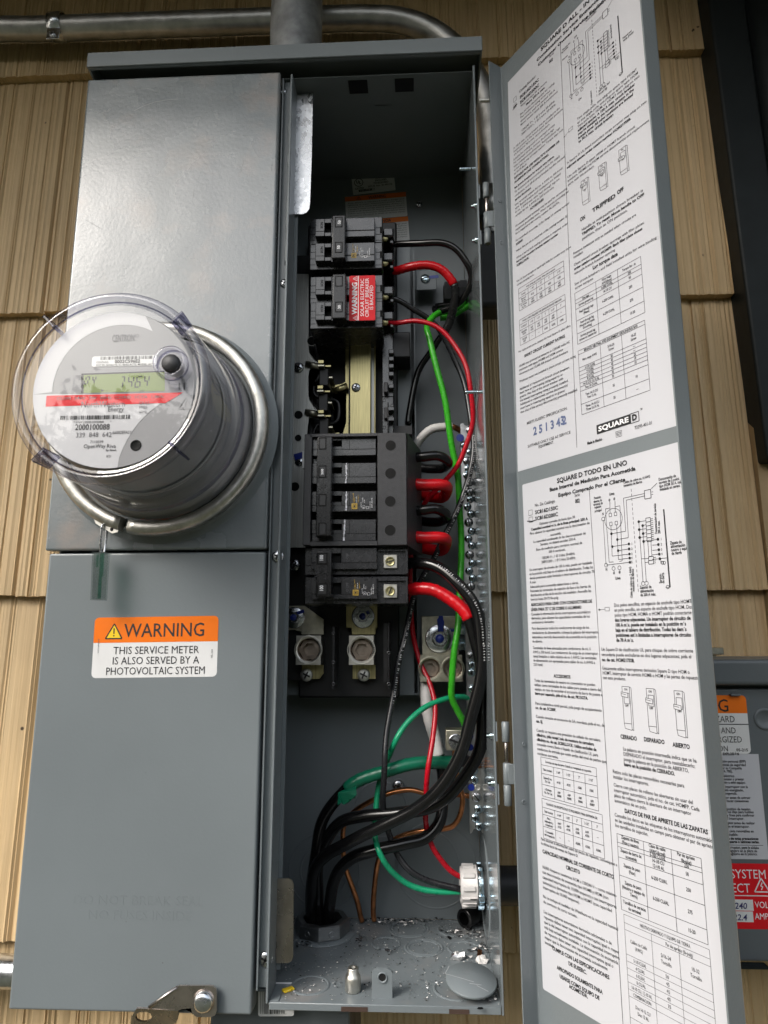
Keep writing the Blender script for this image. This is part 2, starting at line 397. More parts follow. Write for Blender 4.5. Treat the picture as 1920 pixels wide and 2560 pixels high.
# ================================================================== THE SETTING
def siding_mat():
    m, n, l, p = nmat('siding')
    v = texco(n, l, (1, 1, 1)); vs = texco(n, l, (260, 1, 7))
    c1 = ramp(n, l, noise(n, l, vs, 1, 3), [(.25, (.50, .355, .19)), (.5, (.575, .415, .23)), (.75, (.62, .46, .265))])
    mx = n.new('ShaderNodeMixRGB'); mx.blend_type = 'MULTIPLY'; mx.inputs[0].default_value = 1
    l.new(c1, mx.inputs[1]); l.new(ramp(n, l, noise(n, l, v, 5, 4), [(.3, (.84, .84, .84)), (.7, (1.08, 1.07, 1.05))]), mx.inputs[2])
    vo = n.new('ShaderNodeTexVoronoi'); vo.inputs['Scale'].default_value = 34; l.new(v, vo.inputs['Vector'])
    sp = ramp(n, l, vo.outputs['Distance'], [(.05, (1, 1, 1)), (.09, (0, 0, 0))])
    ga = ramp(n, l, noise(n, l, v, 23, 2), [(.60, (0, 0, 0)), (.63, (1, 1, 1))])
    mu = n.new('ShaderNodeMath'); mu.operation = 'MULTIPLY'; l.new(sp, mu.inputs[0]); l.new(ga, mu.inputs[1])
    m2 = n.new('ShaderNodeMixRGB'); l.new(mu.outputs[0], m2.inputs[0]); l.new(mx.outputs[0], m2.inputs[1]); m2.inputs[2].default_value = (.055, .03, .014, 1)
    l.new(m2.outputs[0], p.inputs['Base Color']); p.inputs['Roughness'].default_value = .62
    l.new(bump(n, l, noise(n, l, texco(n, l, (700, 1, 30)), 1, 4), .35, .0007), p.inputs['Normal'])
siding_mat()
simple('trim_tan', (.36, .25, .13), .6, 0, .15, 25, .4, 150)
simple('soffit_brown', (.12, .10, .07), .8)
simple('lawn', (.055, .058, .036), .9, 0, .4, 3)
simple('bark', (.07, .055, .04), .9, 0, .3, 20)
def leaf_mat():
    m, n, l, p = nmat('leaf')
    oi = n.new('ShaderNodeObjectInfo'); l.new(ramp(n, l, noise(n, l, texco(n, l, 1), 1.3, 3), [(.3, (.022, .034, .014)), (.7, (.05, .068, .026))]), p.inputs['Base Color']); p.inputs['Roughness'].default_value = .6
leaf_mat()

b = B(); b.face([V((-60, .3, -1.45)), V((60, .3, -1.45)), V((60, -60, -1.45)), V((-60, -60, -1.45))], 'lawn'); o = b.obj('ground'); o['kind'] = 'structure'
b = B(); b.box(-4, 4, -.65, .5, 1.16, 1.19, 'soffit_brown'); b.box(-4, 4, -.675, -.65, 1.10, 1.30, 'soffit_brown'); b.box(-4, 4, -.65, .5, 1.27, 1.30, 'soffit_brown')
o = b.obj('roof_overhang'); o['kind'] = 'structure'

YBUTT, YTOP = .184, .197
butts = [at(100, 190, YBUTT).z, at(100, 779, YBUTT).z, at(60, 1488, YBUTT).z, at(20, 2360, YBUTT).z]
sp_ = butts[2]-butts[3]
butts = [butts[0]+2*sp_, butts[0]+sp_]+butts+[butts[3]-sp_, butts[3]-2*sp_]
XE = (at(1772, 130, YBUTT).x+at(1845, 715, YBUTT).x)/2
rnd = random.Random(7)
b = F()
wall = thing('shingled_wall', 'tan painted shingle house wall with grooved boards behind the grey panel', 'wall'); wall['kind'] = 'thing'
si = b.mi('siding')
for ci, zb in enumerate(butts):
    ztop = (butts[ci-1] if ci else zb+sp_)+.03
    x = -.95; prof = []; nxt = -.95+rnd.uniform(.05, .15); bz = 0; jit = 0
    wide = 0
    while x < XE:
        if x > nxt:
            prof += [(x, .004, bz), (x+.0022, .004, bz)]; x += .0024; nxt = x+rnd.uniform(.09, .26); bz = rnd.uniform(-.0025, .0025); continue
        st = rnd.choice((.0011, .0015, .0019, .0026, .0034))
        dep = rnd.choice((0, 0, .0003, .0006, .0009, .0013)) if len(prof) % 2 else rnd.choice((.0005, .0009, .0013, .0020))
        prof.append((x, dep, bz+rnd.uniform(-.0006, .0006))); x += st
    prof.append((XE, 0, bz))
    slope = (YTOP-YBUTT)/sp_
    top = [b.bm.verts.new((x, YBUTT+d+slope*(ztop-zb)*.93, ztop)) for x, d, z in prof]
    bot = [b.bm.verts.new((x, YBUTT+d, zb+z)) for x, d, z in prof]
    bk_ = [b.bm.verts.new((x, YBUTT+.02, zb+z)) for x, d, z in prof]
    for i in range(len(prof)-1):
        for A, C_ in ((bot, top), (bk_, bot)):
            b.bm.faces.new((A[i], A[i+1], C_[i+1], C_[i])).material_index = si
    b.bm.faces.new((top[-1], bot[-1], bk_[-1])).material_index = si
b.obj('shingle_siding', wall)
b = B(); b.box(-2.5, 2.5, .215, .35, -1.45, 1.3, 'siding'); b.box(-2.5, -.951, .186, .2149, -1.45, 1.16, 'siding'); b.obj('wall_sheathing', wall)
b = B()                                                            # rough-edged return of the trim beside the shingles
rz = [butts[0]+i*(butts[-1]-butts[0])/140 for i in range(141)]; rx = [XE+.025+rnd.uniform(-.0012, .0012) for z in rz]; ti = b.mi('trim_tan')
va, vb, vc = ([b.bm.verts.new(c) for c in q_] for q_ in ([(XE+.001, .180, z) for z in rz], [(x, .178, z) for x, z in zip(rx, rz)], [(XE+.0005, .214, z) for z in rz]))
for i in range(140):
    for A, C_ in ((va, vb), (vc, va)): b.bm.faces.new((A[i], A[i+1], C_[i+1], C_[i])).material_index = ti
b.obj('corner_trim', wall)

fr = thing('window_frame', 'dark blackish green frame with rounded vertical moulding at the wall end', 'frame')
zf = at(1915, 1150, .16).z
eA, eB = at(1776, 30, .158), at(1919, 1149, .158); lean = (eA.x-eB.x)/(eA.z-eB.z); XF = lambda z: eB.x+lean*(z-zf)   # the frame leans a little
def leaning(name, o0, o1, y0, z0, bev):
    b = B(); b.box(0, 1, y0, .214, z0, 1.16, 'dark_frame')
    for v in b.bm.verts: v.co.x = XF(v.co.z)+(o0 if v.co.x < .5 else o1)
    r_ = bmesh.ops.bevel(b.bm, geom=b.bm.edges[:], offset=bev, segments=3, profile=.6, affect='EDGES')
    for f in r_['faces']: f.smooth = True
    b.obj(name, fr)
leaning('outer_casing', 0, .048, .158, zf, .004); leaning('inner_casing', .082, .60, .146, zf+.002, .003)
b = B(); b.tube([V((XF(zf)+.065, .160, zf+.001)), V((XF(1.15)+.065, .160, 1.15))], .0175, 'dark_frame', 28); b.obj('rounded_moulding', fr)

# trees across the yard: they are what the glossy cover and the meter glass mirror
def tree_parts(seed, h, rw):
    rnd = random.Random(seed); b = B()
    b.tube(crom([(0, 0, 0), (.05, 0, h*.3), (-.04, .05, h*.6), (0, 0, h*.93)], 4), [.15, .14, .13, .12, .11, .10, .09, .08, .07, .06, .05, .04, .03][:13], 'bark', 8)
    limbs = []
    for i in range(16):
        a = rnd.uniform(0, 6.28); z0 = h*rnd.uniform(.3, .85); L = rw*rnd.uniform(.5, 1.0); p0 = V((0, 0, z0)); p1 = p0+V((math.cos(a)*L, math.sin(a)*L, L*rnd.uniform(.1, .7)))
        b.tube(crom([p0, (p0+p1)/2+V((0, 0, .15)), p1], 4), [.05, .045, .04, .035, .03, .025, .02, .015, .01], 'bark', 5); limbs.append((p0, p1))
    c = B(); i_ = c.mi('leaf')
    for k in range(5200):
        p0, p1 = rnd.choice(limbs); t = rnd.uniform(.35, 1.1); p = p0.lerp(p1, t)+V((rnd.gauss(0, .32), rnd.gauss(0, .32), rnd.gauss(0, .30)))
        s_ = rnd.uniform(.07, .17); u = V((rnd.gauss(0, 1), rnd.gauss(0, 1), rnd.gauss(0, 1))).normalized(); w_ = u.orthogonal().normalized()
        f = c.bm.faces.new([c.bm.verts.new(p+u*s_*a_+w_*s_*.55*d_) for a_, d_ in ((-1, 0), (0, -1), (1, 0), (0, 1))]); f.material_index = i_
    return b, c
TREES = [(-7.5, -8.0, 1), (-5.2, -9.2, .9), (-3.2, -9.6, 1.05), (-1.3, -10.2, .92), (.8, -9.8, 1.0), (2.9, -9.5, .9), (5.0, -9.0, 1.08), (7.4, -8.0, .95), (-9.2, -6.2, 1.0), (9.4, -6.0, 1.0), (-4.2, -11.5, 1.2), (1.9, -11.8, 1.15)]
tmesh = None
tn = ['short', 'slim', 'broad', 'small', 'bushy', 'low', 'round', 'leaning', 'outlying', 'farthest', 'tall', 'taller']
for k, (x, y, s_) in enumerate(TREES):
    t = thing('garden_tree', tn[k]+' leafy garden tree across the lawn facing the shingled wall', 'tree', 'trees across the lawn')
    t.location = (x, y, -1.45); t.rotation_euler.z = k*1.7; t.scale = (s_, s_, s_)
    if tmesh is None:
        a_, c_ = tree_parts(3, 3.9, 1.5); tr = a_.obj('trunk', t); cr_ = c_.obj('crown', t); tmesh = (tr, cr_)
    else:
        for src in tmesh: q = src.copy(); COL.objects.link(q); q.parent = t

def sparse_tree(seed, h):
    rnd = random.Random(seed); b = B(); c = B(); li = c.mi('leaf')
    def grow(p, d, L, r, lev):
        q = p+d*L; mid = p.lerp(q, .5)+V((rnd.uniform(-1, 1), rnd.uniform(-1, 1), 0))*L*.07
        b.tube(crom([p, mid, q], 3), [r-(r*.38)*i/6 for i in range(7)], 'bark', 6 if lev < 2 else 4, cap=False)
        if lev >= 2:
            for k in range(9):
                t = p.lerp(q, rnd.uniform(.2, 1.1))+V((rnd.gauss(0, .09), rnd.gauss(0, .09), rnd.gauss(0, .09))); s_ = rnd.uniform(.03, .075); u = V((rnd.gauss(0, 1), rnd.gauss(0, 1), rnd.gauss(0, 1))).normalized(); w_ = u.orthogonal().normalized()
                f = c.bm.faces.new([c.bm.verts.new(t+u*s_*a_+w_*s_*.6*e_) for a_, e_ in ((-1, 0), (0, -1), (1, 0), (0, 1))]); f.material_index = li
        if lev < 4:
            for k in range(3 if lev else 5):
                nd = (d+V((rnd.gauss(0, .55), rnd.gauss(0, .55), rnd.gauss(.12, .3)))).normalized(); grow(p.lerp(q, rnd.uniform(.55, 1)), nd, L*rnd.uniform(.55, .8), r*.58, lev+1)
    grow(V((0, 0, 0)), V((0, 0, 1)), h*.36, .13, 0); return b, c
for x, y, h, sd_, lb in ((-3.9, -7.0, 5.6, 11, 'thin-leaved tall tree nearest the wall, its bare branches showing against the sky'), (-1.2, -7.8, 5.0, 17, 'thin-leaved tree with sparse twigs, second nearest the wall')):
    t = thing('garden_tree', lb, 'tree', 'trees across the lawn'); t.location = (x, y, -1.45); a_, c_ = sparse_tree(sd_, h); a_.obj('trunk', t); c_.obj('crown', t)

# ================================================================== THE METER-MAIN PANEL
P = thing('electrical_panel', 'grey steel meter and breaker panel with its right door swung open', 'electrical panel')
XL, XM, XR, ZT, ZB, YB = -.3525, -.1395, .067, .600, -.2986, .175
b = B()                                                            # folded shell of the cabinet
b.box(XL+.003, XL+.005, .022, YB+.002, ZB, ZT, 'grey_paint')
b.box(XL+.0051, XR+.002, .009, YB+.002, ZT, ZT+.0010, 'box_inner_paint')
for xa, xb_ in ((872, 919), (987, 1034)): b.box(at(xa, 175, .02).x, at(xb_, 175, .02).x, .014, .032, ZT-.0006, ZT-.0001, 'deep_black')
q = [at(*z3(x, y), .05) for x, y in ((682, 230), (800, 226), (800, 305), (770, 345), (712, 348), (685, 318))]; b.prism([(p.x, min(p.z, ZT-.0002)) for p in q], .05, .0515, 'box_inner_paint')
b.box(XL+.0051, -.1262, .022, YB+.002, ZB-.002, ZB, 'box_inner_paint')
b.obj('cabinet_shell', P)
b = B(); b.box(XR, XR+.0022, 0, YB+.002, ZB-.006, ZT-.0003, 'gloss_grey_paint', .0006, 1)
c0 = at(1218, 2213, .125)
b.lathe([(.046, 0), (.0466, .0009), (.0472, 0)], (XR, .125, c0.z), (-1, 0, 0), 'gloss_grey_paint', 48)
b.obj('side_wall', P)
b = B(); b.box(XL+.0052, XR-.0003, YB, YB+.002, ZB+.0002, ZT-.0002, 'box_inner_paint')
def ringY(b, px, py, rpx, Y, mat, wd=.0011, h=.0008):
    c = at(px, py, Y); r = rpx*(Y+DIST)/FPX; b.lathe([(r-wd, 0), (r, h), (r+wd, 0)], c, (0, -1, 0), mat, 56)
for (x, y, rr) in ((415, 675, 200), (415, 675, 135), (1095, 640, 225), (1050, 630, 170), (870, 165, 42), (760, 300, 150)):
    q = z7(x, y); ringY(b, q[0], q[1], rr/2.4397, YB, 'box_inner_paint')
b.obj('back_panel', P)
b = B()                                                            # bottom plate with its knockout rings and turned-down front lip
b.box(-.126, XR-.0002, .0022, YB-.0002, ZB-.002, ZB, 'floor_paint'); b.box(-.1255, XR-.0003, 0, .0021, ZB-.0055, ZB+.0004, 'grey_paint', .0006, 1)
b.box(-.1258, -.118, .0023, .02, ZB+.0001, ZB+.0008, 'box_inner_paint')
for (x, y, hw) in ((935, 232, 125), (935, 232, 108), (775, 335, 88), (1040, 366, 118), (1040, 366, 100), (1320, 372, 98), (240, 630, 118), (1270, 655, 140), (1265, 236, 112)):
    c = atz(*fl(x, y), ZB); r = hw/2.8119*(c.y+DIST)/FPX; b.lathe([(r-.0013, .0001), (r-.0002, .0013), (r+.0012, .0001)], c, (0, 0, 1), 'box_inner_paint', 44)
for x0, x1, y in ((458, 645, 764), (1216, 1358, 786)):
    p, q = at(*fl(x0, y), 0), at(*fl(x1, y), 0); b.box(p.x, q.x, -.0004, -.0001, ZB-.005, ZB-.0015, 'rust_brown')
b.obj('bottom_plate', P)
b = B()                                                            # upright locking tab with a punched hole
p, q = at(*fl(674, 505), .012), at(*fl(818, 727), .012)
pts = [(p.x, ZB), (q.x, ZB), (q.x, p.z-.004), (q.x-.0012, p.z-.0012), (q.x-.004, p.z), (p.x+.004, p.z), (p.x+.0012, p.z-.0012), (p.x, p.z-.004)]
b.prism(pts, .011, .0135, 'grey_paint'); h = at(*fl(748, 575), .0105)
b.lathe([(.0044, .0002), (.0038, .0014), (.0030, .0003), (.0029, .0001)], (h.x, .0111, h.z), (0, -1, 0), 'grey_paint', 24); b.lathe([(.0029, .0002), (0, .0002)], (h.x, .0111, h.z), (0, -1, 0), 'hole_black', 24)
b.obj('locking_tab', P)
b = B()                                                            # rain hood
HY = -.0105; zt, zl, x0, x1 = at(712, 110, HY).z, at(712, 146, HY).z, at(217, 150, HY).x, at(1206, 108, HY).x
b.box(x0, x1, HY, -.0085, zl, zt, 'grey_paint', .0007, 1); b.box(x0+.0003, x1-.0003, -.0084, YB+.004, zt-.0022, zt-.0003, 'grey_paint')
b.box(x0+.0004, x1-.0022, -.0084, -.005, zl+.0003, zl+.0016, 'grey_paint')
for xa, sg in ((x0+.0002, 1), (x1-.0002, -1)):
    b.prism([(0, 0), (1, 0), (1, 1), (0, 1)], 0, 1, 'grey_paint') if False else None
    X0, X1 = sorted((xa, xa+sg*.002)); vs = [V((X, Y, Z)) for X in (X0, X1) for Y, Z in ((-.0083, zl+.0002), (.03, zl-.006), (YB+.004, zl-.006), (YB+.004, zt-.0024), (-.0083, zt-.0024))]
    for idx in ((0, 1, 2, 3, 4), (9, 8, 7, 6, 5)): b.face([vs[i] for i in idx], 'grey_paint')
    for i in range(5): b.face([vs[i], vs[(i+1) % 5], vs[5+(i+1) % 5], vs[5+i]], 'grey_paint')
b.obj('rain_hood', P)
# covers of the meter side
zc = .0822
b = B().box(XL, XM, 0, .021, zc, ZT+.0015, 'cover_paint', .0028, 3); sh = Sheet(b, (0, 0, 0), (1, 0, 0), (0, 0, 1), .00006)
g_ = lambda x, y: (at(*z1(x, y), 0).x, at(*z1(x, y), 0).z)
sh.pl([g_(*q) for q in ((580, 478), (620, 458), (665, 442), (715, 432), (770, 428))], .0005, 'scratch_pale', 1)          # the scratches the cover carries
for L in (((1038, 745), (1055, 690)), ((1075, 402), (1082, 396)), ((835, 855), (838, 820)), ((372, 950), (440, 990)), ((1175, 705), (1172, 740))): sh.line(g_(*L[0]), g_(*L[1]), .0003, 'ink_grey', 1)
mc = b.obj('meter_cover', P)
b = B(); MC = V((-.243, 0, .199))
b.lathe([(.112, -.0002), (.107, .0015), (.1035, .004), (.1015, .011), (.097, .0118), (.09, .0118)], MC, (0, -1, 0), 'lower_cover_paint', 72); b.obj('meter_collar', mc)
lc = B().box(XL+.0032, XM-.0012, .003, .023, -.3098, zc-.0022, 'lower_cover_paint', .0022, 3).obj('lower_cover', P)
b = F(); c = at(388, 1617, .003); sh = Sheet(b, (c.x, .003, c.z), (1, 0, .012), (-.012, 0, 1)); W2, H2 = .0585, .0275
sh.round(-W2, -H2, W2, H2, .004, 'sticker_white', 1)
sh.round(-W2, H2-.023, W2, H2, .004, 'sticker_orange', 2); sh.quad(-W2, H2-.0232, W2, H2-.019, 'sticker_orange', 2.2)
sh.warn(-.0395, H2-.0195, .0135, 'ink_black', 'sticker_yellow'); sh.text('WARNING', -.030, H2-.0183, .0122, w=.0755, bold=.006)
for i, t in enumerate(('THIS SERVICE METER', 'IS ALSO SERVED BY A', 'PHOTOVOLTAIC SYSTEM')): sh.text(t, 0.001, H2-.0337-i*.0093, .0067, w=(.0805, .0815, .0925)[i], al='C')
sh.text('pvlabels.com', -W2+.0045, .008, .0015, w=.013, rot=-90, mat='ink_grey'); sh.text('05-359', W2-.0042, -.0105, .0017, w=.0075, rot=90, mat='ink_grey')
b.obj('warning_sticker', lc)
b = B()
for t, a_, e_ in (('DO NOT BREAK SEAL', (345, 1640), (968, 1638)), ('NO FUSES INSIDE', (415, 1712), (910, 1706))):
    p, q = at(*z8(*a_), .003), at(*z8(*e_), .003); s2 = Sheet(b, (p.x, .003, p.z), (1, 0, 0), (0, 0, 1), .00014)
    vs, fs, wd = text_geo(t, -.012); s2.text(t, 0, 0, .0075, 'lower_cover_paint', w=q.x-p.x, bold=-.012, k=1)
    f0 = [f for f in b.bm.faces if all(abs(v.co.y-.00286) < 1e-5 for v in f.verts)]  # raised strokes
    r_ = bmesh.ops.extrude_face_region(b.bm, geom=f0)
    for v in [g for g in r_['geom'] if isinstance(g, bmesh.types.BMVert)]: v.co.y = .00304
b.obj('embossed_lettering', lc)
# mullion between the two halves
b = B()
b.box(XM+.0012, -.1286, .012, .014, ZB+.006, ZT-.001, 'grey_paint'); b.box(XM+.0012, XM+.0026, .0065, .0119, ZB+.006, ZT-.001, 'grey_paint')
b.box(-.1285, -.1262, 0, .034, ZB-.001, ZT-.002, 'grey_paint', .0006, 1); b.box(-.1261, -.1225, .030, .0318, ZB+.012, ZT-.004, 'box_inner_paint')
b.tube(crom([at(*z3(x, y), .011) for x, y in ((112, 560), (118, 700), (108, 800), (118, 900), (104, 1100), (100, 1300), (92, 1500))], 5), .0016, 'grey_paint', 6)
b.obj('centre_channel', P)
for (x, y, r_, Y) in ((707, 229, .0042, .012), (712, 709, .0048, .012), (695, 1391, .0058, .012), (664.5, 2397, .0062, .012)): screw('screw', at(x, y, Y), r_, 'screw_zinc', P)
# galvanised barrier plates showing beside the channel
def plate(name, pts, y0, y1, mat, par): 
    q = [at(x, y, y0) for x, y in pts]; bb = B(); bb.prism([(p.x, p.z) for p in q], y0, y1, mat); return bb.obj(name, par)
plate('barrier_plate', [(733, 238), (782, 232), (781, 300), (779, 400), (775, 505), (773, 522), (766, 531), (757, 535), (733, 535)], .0265, .0277, 'galvanised', P)
plate('barrier_plate', [(690, 2197), (722, 2196), (730, 2201), (734, 2212), (733, 2392), (729, 2403), (720, 2408), (690, 2408)], .0265, .0277, 'latch_steel', P)
b = B(); b.pbox((660, 621), (1036, 1738), .139, .141, 'box_inner_paint'); p = at(1036, 621, .139); q = at(1036, 1738, .139)
b.box(p.x-.0018, p.x-.0002, .1412, .1745, q.z, p.z, 'box_inner_paint'); b.box(-.12, p.x-.002, .1412, .1745, q.z+.0002, q.z+.0018, 'box_inner_paint'); b.obj('mounting_pan', P)
b = B(); b.pbox((1040, 676), (1092, 724), .152, .154, 'grey_paint', .0006, 1); b.obj('support_bracket', P)
screw('screw', at(*z4(1025, 528), .152), .0058, 'bright_zinc', P, 'slot', turn=-30)
b = F(); s_ = Sheet(b, at(*z4(1050, 518), .1518), (1, 0, .1), (-.1, 0, 1)); s_.quad(0, -.002, .012, .002, 'marker_blue'); b.obj('torque_mark', P)
screw('screw', at(*z4(885, 962), .150), .0060, 'screw_zinc', P); screw('screw', at(*z6(900, 437), .150), .0058, 'screw_zinc', P)
screw('screw', at(*z7(868, 158), .172), .0062, 'screw_zinc', P); screw('screw', at(*z3(985, 1100), .173), .004, 'screw_zinc', P)
# rivets and self-tapping screws through the right wall
for (x, y, Y) in ((1187, 515, .012), (1191, 601, .012), (1233, 1839, .012), (1236, 1958, .012)):
    p = at(x, y, Y); B().lathe([(.0030, 0), (.0030, .0022), (.0020, .0024), (.0020, .0048), (0, .0050)], (XR, Y, p.z), (-1, 0, 0), 'bright_zinc', 14).obj('rivet', P)
def tapper(px, py, Y, L):
    p = at(px, py, Y); prof = [(0.0001, L), (.0014, L-.0004)]
    k = 0
    while L-.0008-k*.0006 > .0006: prof += [(.0021 if k % 2 else .0015, L-.0008-k*.0006)]; k += 1
    B().lathe(list(reversed(prof)), (XR, Y, p.z), (-1, 0, 0), 'bright_zinc', 12).obj('screw', P)
tapper(1178, 422, .05, .013); tapper(1190, 980, .04, .014)
# hinges
for kn in ((1214.5, (459, 496), (496, 532), (532, 573), (573, 611)), (1263, (1803, 1855), (1855, 1906), (1906, 1960), (1960, 2014))):
    hx = at(kn[0], kn[1][0], 0).x; b = B()
    for i, (a_, c_) in enumerate(kn[1:]):
        zA, zBt = at(kn[0], a_, 0).z, at(kn[0], c_, 0).z; r_ = .0017 if i == 1 else .0034
        b.lathe([(0, 0), (r_*.8, 0), (r_, .0006), (r_, zA-zBt-.0008), (r_*.8, zA-zBt-.0002), (0, zA-zBt-.0002)], (hx, -.0005, zBt), (0, 0, 1), 'latch_steel' if i == 1 else 'grey_paint', 18)
        if i == 2: b.box(hx+.0005, hx+.0125, -.0042, -.0028, zBt+.0005, zA-.0005, 'grey_paint', .0004, 1)
        if i in (0, 3): b.box(XR+.0023, XR+.0035, .0002, .016, zBt+.0005, zA-.0005, 'grey_paint')
    b.obj('hinge', P)
# hasp on the lower cover
hz = lambda x, y: (300+x/4.1475, 2380+y/4.1475)
q = [at(*hz(x, y), -.003) for x, y in ((610, 348), (915, 348), (965, 352), (995, 380), (1003, 420), (1003, 610), (985, 655), (945, 672), (800, 672), (750, 640), (738, 580), (640, 590), (600, 610), (290, 592), (300, 565), (585, 360))]
b = B(); b.prism([(p.x, p.z) for p in q], -.0035, -.0015, 'latch_steel'); r_ = at(*hz(868, 510), -.0035)
b.lathe([(.0092, 0), (.0088, .0008), (.0082, .0014)], (r_.x, -.0035, r_.z), (0, -1, 0), 'latch_steel', 32); b.lathe([(.0082, .0006), (.0076, .0032), (.005, .0046), (0, .0052)], (r_.x, -.0035, r_.z), (0, -1, 0), 'zinc', 32)
p, q = at(*hz(590, 368), -.004), at(*hz(300, 575), -.004); n_ = V((q.x-p.x, 0, q.z-p.z)).normalized(); b.tube([V((p.x, -.0038, p.z)), V((q.x, -.0038, q.z))], .0014, 'latch_steel', 8)
# pulled-down eye of the hasp: an annular tongue tipping back under the cover
hy_ = lambda y: -.004+.016*max(0, (y-590)/240)
outer = [at(*hz(x, y), hy_(y)) for x, y in ((612, 640), (590, 720), (500, 800), (320, 845), (170, 815), (108, 745), (118, 675), (172, 585), (300, 592), (600, 598))]
inn = [at(*hz(245+88*math.cos(t*.6283), 672+56*math.sin(t*.6283)), hy_(672+56*math.sin(t*.6283))) for t in range(10)]; nn = V((0, .0018, .0004)); ctr = at(*hz(245, 672), hy_(672))
angle = lambda p: math.atan2(-(p.z-ctr.z), p.x-ctr.x)
inn.sort(key=angle); outer.sort(key=angle)
for sgn in (0, 1):
    for i in range(10):
        j = (i+1) % 10; b.face([outer[i]+nn*sgn, outer[j]+nn*sgn, inn[j]+nn*sgn, inn[i]+nn*sgn], 'latch_steel')
for ring_ in (outer, inn):
    for i in range(10): j = (i+1) % 10; b.face([ring_[i], ring_[j], ring_[j]+nn, ring_[i]+nn], 'latch_steel')
b.obj('hasp', P)
# stickers on the dark back panel
b = F(); hw = .0505; s_, hh = corner_sheet(b, (878.5, 441.5), (984, 429), (883, 488), .1748, hw)
s_.round(-hw, -hh, hw, hh, .002, 'sticker_white'); s_.ring(-hw+.016, .0065, .010, .0016); s_.text('U', -hw+.010, .0045, .008, w=.006, bold=.03); s_.text('L', -hw+.0165, .002, .008, w=.005, bold=.03)
s_.text('LISTED', -hw+.006, -.0115, .0045, w=.021, bold=.02)
for i, t in enumerate(('CLASS CTL', 'ENCLOSED', 'PANELBOARD')): s_.text(t, .018, .011-i*.0068, .0047, al='C', bold=.015)
s_.text('ISSUE No. 0198132', -.014, -.0095, .0046, w=.058, bold=.01); s_.quad(-hw+.014, -.0185, -hw+.045, -.0128, 'ink_black', 2); s_.text('SQUARE', -hw+.016, -.0172, .0034, 'ink_white', w=.026); s_.rect(-hw+.0455, -.0185, -hw+.052, -.0128, .0006); s_.text('D', -hw+.047, -.0172, .0034)
b.obj('listing_sticker', P)
WARN = ['This device is equipped with a surge and', 'lightning arrester. Disconnect power before', 'working on or inside this equipment. Always use', 'a properly rated voltage sensing device to confirm', 'power is off. Replace all devices, doors and covers', 'before turning on power. Failure to follow these', 'instructions can result in death or serious injury.']
for ttl, TL_, TR_, BL_ in (('WARNING', (862, 493), (1014, 480), (866, 553)), ('ADVERTENCIA', (866, 554), (1020, 541), (869, 615))):
    b = F(); hw = .0705; s_, hh = corner_sheet(b, TL_, TR_, BL_, .1745, hw); s_.round(-hw, -hh, hw, hh, .003, 'sticker_white'); s_.quad(-hw, hh-.012, hw, hh, 'sticker_orange', 2)
    s_.text(ttl, .004, hh-.0095, .007, al='C', bold=.02); s_.warn(-hw*.55, hh-.0105, .009)
    for i, t in enumerate(WARN): s_.text(t, -hw+.005, hh-.0185-i*.0054, .0028, w=hw*1.86)
    b.obj('warning_sticker', P)

# ------------------------------------------------------------------ the open door and its two instruction sheets
DD = V((.5647, -.8253, 0)).normalized(); DN = V((DD.y, -DD.x, 0)); H0 = at(1254, 201, -.003)
WD, FL, DZT, DZB = .1785, .0165, .592, -.335
def duv(px, py):
    r_ = ray(px, py); t = (H0-CAM).dot(DN)/r_.dot(DN); p = CAM+r_*t; return ((p-H0).dot(DD), p.z)
DM = Matrix(((DD.x, DN.x, 0, H0.x), (DD.y, DN.y, 0, H0.y), (0, 0, 1, 0), (0, 0, 0, 1)))   # local (u along door, n towards its inside, z)
b = B(); T = .0012
prof = [(0, FL), (0, .0012), (.0004, .0003), (.0012, 0), (WD-.0012, 0), (WD-.0004, .0003), (WD, .0012), (WD, FL)]
outp = [(-T, FL), (-T, .0006), (-.0009, -.0007), (.0006, -T), (WD-.0006, -T), (WD+.0009, -.0007), (WD+T, .0006), (WD+T, FL)]
inner = [[b.bm.verts.new(DM @ V((u, n_, z))) for u, n_ in prof] for z in (DZB, DZT)]
outer = [[b.bm.verts.new(DM @ V((u, n_, z))) for u, n_ in outp] for z in (DZB, DZT)]
gi = b.mi('grey_paint')
for A in (inner, outer):
    for i in range(7): b.bm.faces.new((A[0][i], A[0][i+1], A[1][i+1], A[1][i])).material_index = gi
for e in (0, 7): b.bm.faces.new((inner[0][e], inner[1][e], outer[1][e], outer[0][e])).material_index = gi
for r_ in (0, 1):
    for i in range(7): b.bm.faces.new((inner[r_][i], inner[r_][i+1], outer[r_][i+1], outer[r_][i])).material_index = gi
for (px, py) in (z3(1523, 1078), z3(1533, 1357), z7(1632, 257), (1310, 1861), (1309, 2005)):
    u, v_ = duv(px, py)
    if u < 0:                                                     # rivet dimples on the hinge-side flange
        p = at(px, py, H0.y+DN.y*FL*.5); n_ = (p.x-H0.x)/DN.x; b.lathe([(.0022, 0), (.0018, .0007), (.0012, .0003), (0, .0003)], DM @ V((.0001, max(.004, min(FL-.004, n_)), p.z)), DD, 'grey_paint', 14)
door = b.obj('door', P)
b = B()                                                           # threaded captive bolt standing through the flange
p0 = at(1198, 252, -.006); k = [V((p0.x+.0008*i, p0.y, p0.z)) for i in range(14)]
b.tube(k, [.0022 if i % 2 else .0016 for i in range(14)], 'dark_steel', 10); b.obj('captive_bolt', door)

